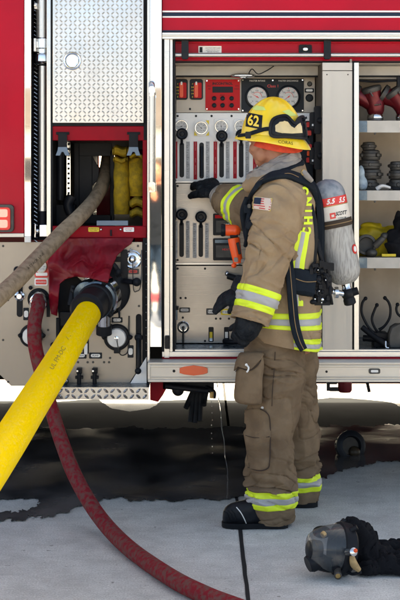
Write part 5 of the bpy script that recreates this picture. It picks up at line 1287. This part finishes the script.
# ---------------------------------------------------------------- helmet
hc=W(271.6,137,6.16); yh_=R(30); tl=R(5.)
f=Vector((-math.cos(yh_),math.sin(yh_),0)); f=(f*math.cos(tl)+Vector((0,0,math.sin(tl)))); r_=f.cross(Vector((0,0,1))).normalized(); u_=r_.cross(f)
def hp(az,el,k=1.,add=0.):   # az 0 = front, + = helmet's left side
    ca,sa=math.cos(az),math.sin(az); ce,se=math.cos(el),math.sin(el)
    rl=.142; rw=.124; rh=.178
    d=f*(ca*ce*rl)-r_*(sa*ce*rw)+u_*(se**1.0*rh)
    n=(f*(ca*ce/rl)-r_*(sa*ce/rw)+u_*(se/rh)).normalized()
    return hc+d*k+n*add,n
b=MB().use(HELM); rs=[]
na=96
for i in range(31):
    el=math.pi/2*i/30; ring=[]
    for k in range(na):
        az=2*math.pi*k/na; add=0
        # four crown ridges
        for rz in (0,math.pi/4*1.2,-math.pi/4*1.2,math.pi,math.pi*.7,-math.pi*.7,math.pi/2,-math.pi/2):
            dd=abs((az-rz+math.pi)%(2*math.pi)-math.pi); add=max(add,.0045*math.exp(-(dd*math.cos(el)/.075)**2)*min(1,el*3))
        ring.append(hp(az,min(el,math.pi/2-.01),1,add)[0])
    rs.append(ring)
b.rings(rs,False,True); 
helm=C(b,'helmet',angle=60); s=helm.modifiers.new('t','SOLIDIFY'); s.thickness=.004; s.offset=-1
def brim(az,t,th=0):
    ca,sa=math.cos(az),math.sin(az)
    ext=.016+.016*max(ca,0)**2+.030*max(-ca,0)**1.6
    base=hc+f*ca*.140-r_*sa*.122
    out=(f*ca-r_*sa).normalized()
    drop=.016+.026*max(-ca,0)**2+ .006*abs(sa)
    z=-drop*(t**1.5)+.004*(1-t)
    return base+out*ext*t+u_*(z+th)
b=MB().use(HELM); rs=[]
for i in range(9): rs.append([brim(2*math.pi*k/na,i/8,.004) for k in range(na)])
rs.append([brim(2*math.pi*k/na,1.03,.0005) for k in range(na)])
for i in range(8,-1,-1): rs.append([brim(2*math.pi*k/na,i/8,-.002) for k in range(na)])
b.rings(rs,False,False); br=C(b,'brim',helm,angle=60)
hb=bvh_of(helm); bb2=bvh_of(helm,br)
b=MB().use(BLKG); decal_poly(b,hb,[(247.4,112.6),(262.6,115.6),(261.6,129.6),(246,126.4)],.003,1.2); o=C(b,'number_patch',helm); s=o.modifiers.new('t','SOLIDIFY'); s.thickness=.002; s.offset=-1
b=MB().use(HELM); decal_text(b,hb,'62',(254.2,120.8),(11.6,2.0),(1.0,-14),.0055,.03); C(b,'number',helm)
b=MB().use(mat('faded_green_mark',(.55,.66,.18),.5)); decal_poly(b,hb,[(250,108),(256,105.4),(264,107),(266,110.4),(256,110.4)],.0012,1.2); C(b,'faded_patch',helm); b=MB().use(MATS['faded_green_mark']); decal_poly(b,hb,[(282,111.4),(289,109.6),(297,115.6),(290,116.4)],.0012,1.2); C(b,'faded_patch',helm)
b=MB().use(BLKG); brb=bvh_of(br); decal_text(b,brb,'CORAS',(285.6,142.6),(4.6,.6),(.25,-4.4),.002,-.01); C(b,'name_lettering',helm)
# goggles on the rear left of the helmet
gp=[(271,133.6),(271.4,125),(275,119.8),(281,117.4),(286,118.4),(290,123),(292.6,124.6),(295.6,119.6),(299,118.6),(302,121.4),(303.6,128),(304.6,137.4),(296,137.6),(284,136.6),(274,136.6)]
lens=[(275,132),(275.4,126.4),(278.4,122.8),(282.4,121.4),(286,122.6),(289,127),(292,128.8),(295.4,124.8),(297.6,123.6),(299.4,127),(299.6,133.6),(290,134.4),(280,133.8)]
b=MB().use(BLKG); decal_poly(b,hb,gp,.020,1.2); gg=C(b,'goggles',helm,angle=80); s=gg.modifiers.new('t','SOLIDIFY'); s.thickness=.018; s.offset=-1
b=MB().use(BLKM)
pribbon(b,hb,gp+[gp[0],gp[1]],.014,.006,.021,3); C(b,'goggle_rim',helm)
lens=[(287.5+(x-287.5)*.92,128.4+(y-128.4)*.9) for x,y in lens]
b=MB().use(GOGL); decal_poly(b,hb,lens,.0225,1.2); C(b,'goggle_lens',helm,angle=80)
b=MB().use(WEB); pribbon(b,bb2,[(239.4,136.4),(247,135.4),(256,132),(265,129.4),(272,129)],.018,.004,.006,6); C(b,'goggle_strap',helm); b=MB().use(WEB); pribbon(b,bb2,[(303,135),(308,138),(313.6,141.6)],.02,.005,.008,6); C(b,'goggle_strap',helm); b=MB().use(BLKG); b.rb(245.4,131.6,251,138.6,6.02,.008,1); C(b,'strap_clip',helm)
# ear flap / chin strap
b=MB().use(FLAP); rs=[]
for i in range(25):
    az=R(82+128*i/24); o=hc-u_*(.018)+f*math.cos(az)*.125-r_*math.sin(az)*.108
    dn=-u_*(.026+.020*math.sin(i/24*math.pi))+ (f*math.cos(az)-r_*math.sin(az))*.018
    th=(f*math.cos(az)-r_*math.sin(az))*.005; wv=.004*math.sin(i*1.3)
    rs.append([o,o+dn*.5+th*(1+wv*100),o+dn+th,o+dn-th,o+dn*.5-th,o-th])
b.rings(rs); C(b,'neck_flap',helm)
# ---------------------------------------------------------------- breathing apparatus
sc=thing('breathing_apparatus',(W(328,0,6.17).x,6.17,.9),'breathing apparatus with a worn grey cylinder, worn on the back of the firefighter','breathing apparatus')
A0=W(325.2,179.2,6.17); A1=W(347.6,292,6.17); ax=(A1-A0).normalized(); Ln=(A1-A0).length
rr=.0775
L=Ln-.035
def cyr(d):
    if d<.085: q=1-d/.085; return rr*math.sqrt(max(0,1-q**2.3))
    if d>L-.075: q=(d-(L-.075))/.075; return rr*(math.sqrt(max(0,1-q**2.2))*.84+.16)
    return rr
prof=[(L*i/70,max(cyr(L*i/70),.004)) for i in range(71)]
b=MB().use(COMPB); i1=14
b.lathe(A0,ax,prof[:i1+1],56,(True,False)); b.use(COMP); b.lathe(A0,ax,prof[i1:],56,(False,True)); cyl=b.build('cylinder',parent=sc)
def cband(d0,d1,m_k,e,name,w=.0):
    b=MB().use(m_k); b.lathe(A0,ax,[(d0,rr-.001),(d0,rr+e),(d1,rr+e),(d1,rr-.001)],56,(False,False)); return b.build(name,parent=cyl)
s1=cband(.084,.120,LABR,.0015,'red_band'); s2=cband(.124,.186,LABW,.0013,'label_band'); cband(.120,.124,BRASS,.0012,'band_edge'); s3=cband(.188,.222,mat('brown_black_strap',(.05,.035,.025),.6),.006,'cylinder_strap'); cband(.203,.207,WEBT,.0072,'strap_stitch')
cylb=bvh_of(s1); cylb2=bvh_of(s2)
b=MB().use(WHITEP); decal_text(b,cylb,'5.5',(331,201.4),(6.6,-1.2),(1.1,-7),.0012,.03); decal_text(b,cylb,'5.5',(342,199.6),(4.6,-.8),(.9,-7),.0012,.03); decal_poly(b,cylb,[(317,204.6),(319.6,204),(320.1,208),(317.6,208.6)],.0012,1); b.build('lettering',parent=cyl)
b=MB().use(LABR); decal_poly(b,cylb2,[(329.6,213.4),(335.4,212.4),(336,218.2),(330.4,219.2)],.0012,1.); b.build('emblem',parent=cyl)
b=MB().use(LABW); decal_poly(b,cylb2,[(331.4,215),(334,214.4),(334.4,216.8),(331.8,217.4)],.0022,1.); b.build('emblem',parent=cyl)
b=MB().use(GREYD); decal_text(b,cylb2,'SCOTT',(341.2,213),(3.3,-.6),(.7,-5.4),.0012,.03); decal_text(b,cylb2,'CARBON',(342,217.6),(2,-.3),(.3,-2),.0012,.0); b.build('lettering',parent=cyl)
b=MB().use(LABR); l,n=hit(bvh_of(cyl),354.6,249); b.lathe(l-n*.001,n+Vector((.2,0,0)),[(0,.022),(.003,.022)],24); b.use(WHITEP); b.lathe(l+n*.002,n+Vector((.2,0,0)),[(0,.013),(.002,.013)],24); b.build('round_sticker',parent=cyl)
b=MB().use(CHROME); vq=A0+ax*L; b.lathe(vq,ax,[(-.012,.022),(.012,.020),(.02,.024)],24); b.use(BLKM)
b.ball(vq+ax*.042,.031,20,14); b.lathe(vq+ax*.055,(ax+Vector((.05,0,0))),[(0,.022),(.016,.028),(.034,.028),(.04,.02)],12); b.tube([vq+ax*.042,vq+ax*.04+Vector((.045,-.01,.012))],[.02,.018]); b.build('cylinder_valve',parent=sc)
b=MB().use(CHROME); b.tube([vq+ax*.042+Vector((-.02,-.01,0)),vq+ax*.03+Vector((-.07,-.02,0))],.013); b.lathe(vq+ax*.036+Vector((-.045,-.015,0)),(-1,-.1,0),[(0,.026),(.016,.026)],18); b.build('hand_wheel',parent=sc)
# back frame, regulator block, belt, straps
b=MB().use(WEB)
bpts=[(308,182),(313,190),(317,205),(318.6,230),(317.6,258),(314.6,285)]
ribbon(b,[W(x,y,6.16) for x,y in bpts],[(1,0,.1)]*6,[.10,.15,.17,.16,.17,.19],.022,8); b.build('back_frame',parent=sc)
b=MB().use(BLKM); b.tube([W(310.6,205,6.03),W(314,225,6.02),W(313,250,6.02),W(310,275,6.02)],[.012,.016,.02,.018]); b.tube([W(316,240,6.04),W(320,255,6.03),W(326,278,6.05),W(332,290,6.08)],.009); b.tube([W(320,205,6.12),W(318,225,6.10),W(319,245,6.08),W(324,265,6.05)],.008)
b.rb(309,236,316.6,262,6.0,.04,2); b.build('air_hose',parent=sc)
b=MB().use(BUCK); b.rb(310,262 -4,312.4,266,5.996,.004,.5); b.build('small_label',parent=sc)
b=MB().use(BLKM); 
rg=random.Random(9)
b.rb(308,274,332,305.4,5.985,.15,3)
for k in range(22):
    x=rg.uniform(308,331); y=rg.uniform(262,303); a_,c_=rg.uniform(1.5,4),rg.uniform(1.5,4); b.rb(x-a_,y-c_,x+a_,y+c_,5.985-rg.uniform(.01,.035),.04,.8)
for k in range(9):
    x=rg.uniform(309,333); y=rg.uniform(264,304); q=rg.uniform(.008,.019); b.ball(W(x,y,5.985-rg.uniform(0,.02)),q,10,8,(1,1,rg.uniform(.6,1.4)))
for k in range(8):
    x=rg.uniform(310,330); y=rg.uniform(262,290); b.tube([W(x,y,5.98),W(x+rg.uniform(-6,6),y+rg.uniform(3,10),5.96),W(x+rg.uniform(-4,8),y+rg.uniform(10,18),5.98)],.006,8)
b.build('regulator_block',parent=sc,bevel=.003)
b=MB().use(CHROME)
for x,y,q in ((315,299,.006),(321.6,302.6,.004),(322.4,299.4,.009),(319,291,.005),(326,280,.006),(318,270,.004)): b.ball(W(x,y,5.965),q,10,8)
b.pb(316,303,327,304.2,6.02,.01); b.use(LABR); b.ball(W(321.6,270.4,6.01),.011,12,8); b.use(WHITEP); b.pb(321,265,322.6,268.6,6.01,.01); b.pb(312,264.6,313.4,270,6.0,.004); b.tube([W(326,274,6.03),W(327.4,284,6.03)],.006,8); b.build('gauge_fittings',parent=sc)
b=MB().use(WEB); 
pribbon(b,cb,[(312,284),(304,282.4),(296,281),(288,281)],[.115,.118,.115,.105],.026,.004,6); b.build('waist_pad',parent=sc)
b=MB().use(WEBT); pribbon(b,cb,[(311,281.4),(304,280.4),(296,280)],.004,.002,.032,6); b.build('pad_stitching',parent=sc)
cs=bvh_of(coat,slv,bpy.data.objects['collar'])
b=MB().use(WEB); cs2=bvh_of(coat,slv)
pribbon(b,cs2,[(251,226),(250.6,212),(252.4,201),(257,190.6),(264.4,182.6),(274,177.6),(285,176),(296,178.6),(305.6,184),(312.6,194),(316.4,206)],[.034,.038,.044,.048,.05,.05,.05,.05,.048,.044,.04],.012,.010,6); b.build('shoulder_strap',parent=sc)
b=MB().use(WEBT); pribbon(b,cs2,[(258,190),(265,182.8),(275,178.2),(286,176.8),(296,179.6)],.0025,.001,.0235,6); b.build('strap_stitching',parent=sc)
b=MB().use(WEB); b2=[W(247,198,5.99),W(243.6,212,6.02),W(246,230,6.05),W(249,250,6.03),W(251.6,262,6.0)]
b.tube(b2,[.012,.017,.016,.011,.009],10); b.tube([W(251,205,5.97),W(248.4,222,5.96),W(247.6,236,6.0),W(245,246,6.04)],[.010,.014,.012,.008],10); b.rb(244,205,250,213,5.95,.02,1.4); b.build('chest_strap',parent=sc)
b=MB().use(IRON); b.rb(247.6,204,250.6,208,5.94,.01,1); b.build('strap_buckle',parent=sc)
b=MB().use(HOOD); b.tube([W(303,171,6.0),W(307,176,5.99),W(312,181,6.0)],[.012,.014,.010],10); b.use(BRASS); b.torus(W(304,172.6,5.99),(.3,-1,.3),.012,.004,18,8); b.build('strap_loop',parent=sc)
cs2=bvh_of(coat,slv)
b=MB().use(WEB); 
hp_=[W(287,246,5.93),W(289,262,5.925),W(290.8,282,5.91),W(292.6,303,5.905),W(294.8,324,5.905),W(299,340,5.91),W(303.6,349.6,5.92)]
ribbon(b,hp_,[Vector((.2,-1,0))]*7,[.032,.036,.040,.042,.042,.040,.034],.006,8); o=b.build('hanging_strap',parent=sc)
b=MB().use(WEBT); ribbon(b,[p+Vector((.0015,-.008,0)) for p in hp_],[Vector((.2,-1,0))]*7,.0035,.001,8); b.build('strap_stitching',parent=o)
b=MB().use(WEB); ribbon(b,[W(286,238,5.94),W(292,250,5.95),W(300,264,5.98),W(309,277,6.02)],[Vector((.4,-1,.2))]*4,.022,.006,8); b.build('side_strap',parent=sc)
# ---------------------------------------------------------------- things carried
fl_=thing('flashlight',W(238,262,6.2),'orange right angle flashlight clipped to the chest of the firefighter','flashlight')
b=MB().use(ORANGE); YF=6.16
b.cyl(W(224.6,230,YF),W(234,230.4,YF),.026,n=28); b.ball(W(235,230.6,YF),.026,20,14); b.tube([W(233.6,238,YF),W(235.6,250,YF),W(238.4,263,YF)],[.027,.025,.022],18); b.build('body',parent=fl_)
b=MB().use(BLKG); b.lathe(W(225.4,230,YF),(-1,0,0),[(0,.027),(.012,.030),(.02,.028),(.012,.02)],28); b.build('lens_ring',parent=fl_)
b=MB().use(BLKG); b.tube([W(230,236.4,YF-.01),W(238,235.6,YF-.01)],.008); b.prism([(236,243),(239,242),(241.4,254),(238.6,254.6)],YF-.03,.01); b.build('switch',parent=fl_,bevel=.002)
b=MB().use(HOOD); b.tube([W(239,262,YF),W(244,261,YF-.01),W(250,262,YF)],[.013,.012,.01]); b.rb(234,257.6,238,262,YF-.03,.03,1); b.use(ORANGE); b.ball(W(234,265.4,YF-.01),.012,14,10); b.build('clip',parent=fl_)
b=MB().use(TAPEY); b.tube([W(247,256,6.02),W(249.4,261,6.01)],[.010,.008],10); b.build('pull_tab',label='small lime pull tab beside the orange flashlight',cat='pull tab')
b=MB(); b.use(GLOVE); glove(b,W(240,290,6.02),W(219,303,6.04)-W(240,290,6.02),Vector((.0,-.55,.8)),.17,(.10,.15,.2,.3),.3,-1,r=.0135)
b.tube([W(246,281,6.03),W(241,288,6.02),W(237,293,6.02)],[.05,.046,.038],18,4)
sg=shaped(b,GLOVE,.0045,.0016,45,2).build('spare_glove',label='limp black spare glove hanging at the waist in front of the sleeve',cat='glove')
# ---------------------------------------------------------------- photographer behind the camera (seen mirrored in the polished jamb)
px0,py0=-.46,-.75
b=MB().use(SKIN); V=lambda x,y,z:Vector((px0+x,py0+y,z))
head(b,V(0,0,1.60),Vector((0,1,0)),Vector((0,0,1)),Vector((1,0,0)))
b.tube([V(0,-.03,1.5),V(0,-.02,1.38),V(0,-.02,1.2),V(0,-.01,1.0),V(0,0,.92)],[.06,.14,.13,.12,.13],18,4)
for s in (-1,1):
    b.tube([V(s*.15,-.02,1.40),V(s*.24,.02,1.20),V(s*.20,.16,1.30),V(s*.10,.24,1.50)],[.055,.045,.038,.028],14,5)
    b.tube([V(s*.09,0,.9),V(s*.11,.01,.5),V(s*.12,-.01,.08)],[.085,.06,.045],14,4); b.tube([V(s*.12,-.02,.07),V(s*.13,.14,.04)],[.045,.03],12)
ph=shaped(b,SKIN,.009,.001,30,2)
b2=MB().use(SKIN); b2.v=ph.v; b2.f=ph.f; b2.mi=ph.mi; b2.sm=ph.sm
phm=b2.build('person',label='photographer in a dark t-shirt and jeans standing behind the camera with raised arms',cat='person',origin=(px0,py0,0))
b=MB().use(TSHIRT); q=Loft([(V(0,-.02,1.47),Vector((.09,0,0)),Vector((0,.08,0)),2.2),(V(0,-.02,1.42),Vector((.20,0,0)),Vector((0,.12,0)),2.2),(V(0,-.02,1.25),Vector((.21,0,0)),Vector((0,.15,0)),2.3),(V(0,-.01,1.0),Vector((.19,0,0)),Vector((0,.15,0)),2.3),(V(0,0,.86),Vector((.20,0,0)),Vector((0,.16,0)),2.3)],fold_coat); q.to(b,nt=50,na=48)
for s in (-1,1): b.tube([V(s*.14,-.02,1.41),V(s*.22,.01,1.27)],[.078,.075],18)
b.build('tshirt',parent=phm)
b=MB().use(JEANS)
for s in (-1,1): Loft([(V(s*.08,0,.93),Vector((.12,0,0)),Vector((0,.14,0)),2.2),(V(s*.09,0,.75),Vector((.105,0,0)),Vector((0,.12,0)),2.2),(V(s*.11,.01,.48),Vector((.085,0,0)),Vector((0,.09,0)),2.2),(V(s*.12,-.01,.08),Vector((.075,0,0)),Vector((0,.08,0)),2.2)],fold_leg(s*3.)).to(b,nt=50,na=40)
b.build('jeans',parent=phm)
for s in (-1,1):
    b=MB().use(BOOT); b.tube([V(s*.12,-.06,.05),V(s*.125,.04,.05),V(s*.13,.17,.035)],[.05,.05,.03],14,4); b.build('shoe',parent=phm)
b=MB().use(HAIR); b.ball(V(0,-.02,1.65),.092,20,12,(.9,1.05,.85)); b.build('hair',parent=phm)
# ================================================================== surroundings behind the camera (seen only as reflections)
bd=thing('stucco_building',(0,-60,0),'pale stucco building with a brown pitched roof behind the photographer','building')
b=MB().use(mat('pale_stucco',(.50,.49,.475),.8,var=.3,vscale=2)); b.box(-26,22,-68,-60,0,4.2); b.build('wall',parent=bd)
b=MB().use(mat('brown_roof',(.12,.10,.09),.8,var=.4,vscale=4)); b.add([(-27,-59.2,4.2),(23,-59.2,4.2),(23,-64,6.6),(-27,-64,6.6),(-27,-69,4.2),(23,-69,4.2)],[(0,1,2,3),(3,2,5,4),(0,3,4),(1,5,2),(0,4,5,1)],False); b.build('roof',parent=bd)
for k in range(7):
    x=-23+6.6*k; b=MB().use(ALU); b.box(x,x+2.2,-60.02,-59.94,1.1,2.7); o=b.build('window',parent=bd); b=MB().use(SCREEN); b.box(x+.1,x+2.1,-59.94,-59.92,1.2,2.6); b.build('pane',parent=o)
# ================================================================== camera, sky, sun
cam=bpy.data.cameras.new('camera'); co=bpy.data.objects.new('camera',cam); COL.objects.link(co); SC.camera=co
co.location=(0,0,HC); co.rotation_euler=(math.pi/2,0,0)
cam.sensor_fit='VERTICAL'; cam.sensor_height=36; cam.lens=36*F/600; cam.shift_y=-(300-HY)/600; cam.clip_start=.05; cam.clip_end=2000
cam.shift_x=0
EL,ROT=R(40),R(8)
w=bpy.data.worlds.new('World'); SC.world=w; w.use_nodes=True; nt=w.node_tree; bg=nt.nodes['Background']
sk=nt.nodes.new('ShaderNodeTexSky'); sk.sky_type='NISHITA'; sk.sun_disc=False; sk.sun_elevation=EL; sk.sun_rotation=ROT; sk.dust_density=3; sk.air_density=.38; sk.ozone_density=0
nt.links.new(sk.outputs[0],bg.inputs[0]); bg.inputs[1].default_value=.15
sl=bpy.data.lights.new('sun','SUN'); sl.energy=2.2; sl.angle=R(.5); sl.color=(1,.94,.86); so=bpy.data.objects.new('sun',sl); COL.objects.link(so)
d=-Vector((math.sin(ROT)*math.cos(EL),math.cos(ROT)*math.cos(EL),math.sin(EL))); so.rotation_euler=d.to_track_quat('-Z','Y').to_euler(); so.location=(0,12,14)
vs=SC.view_settings; vs.view_transform='Standard'; vs.look='None'; vs.gamma=1; vs.use_curve_mapping=False; vs.exposure=2.45; vs.use_white_balance=True; vs.white_balance_temperature=8100; vs.white_balance_tint=0
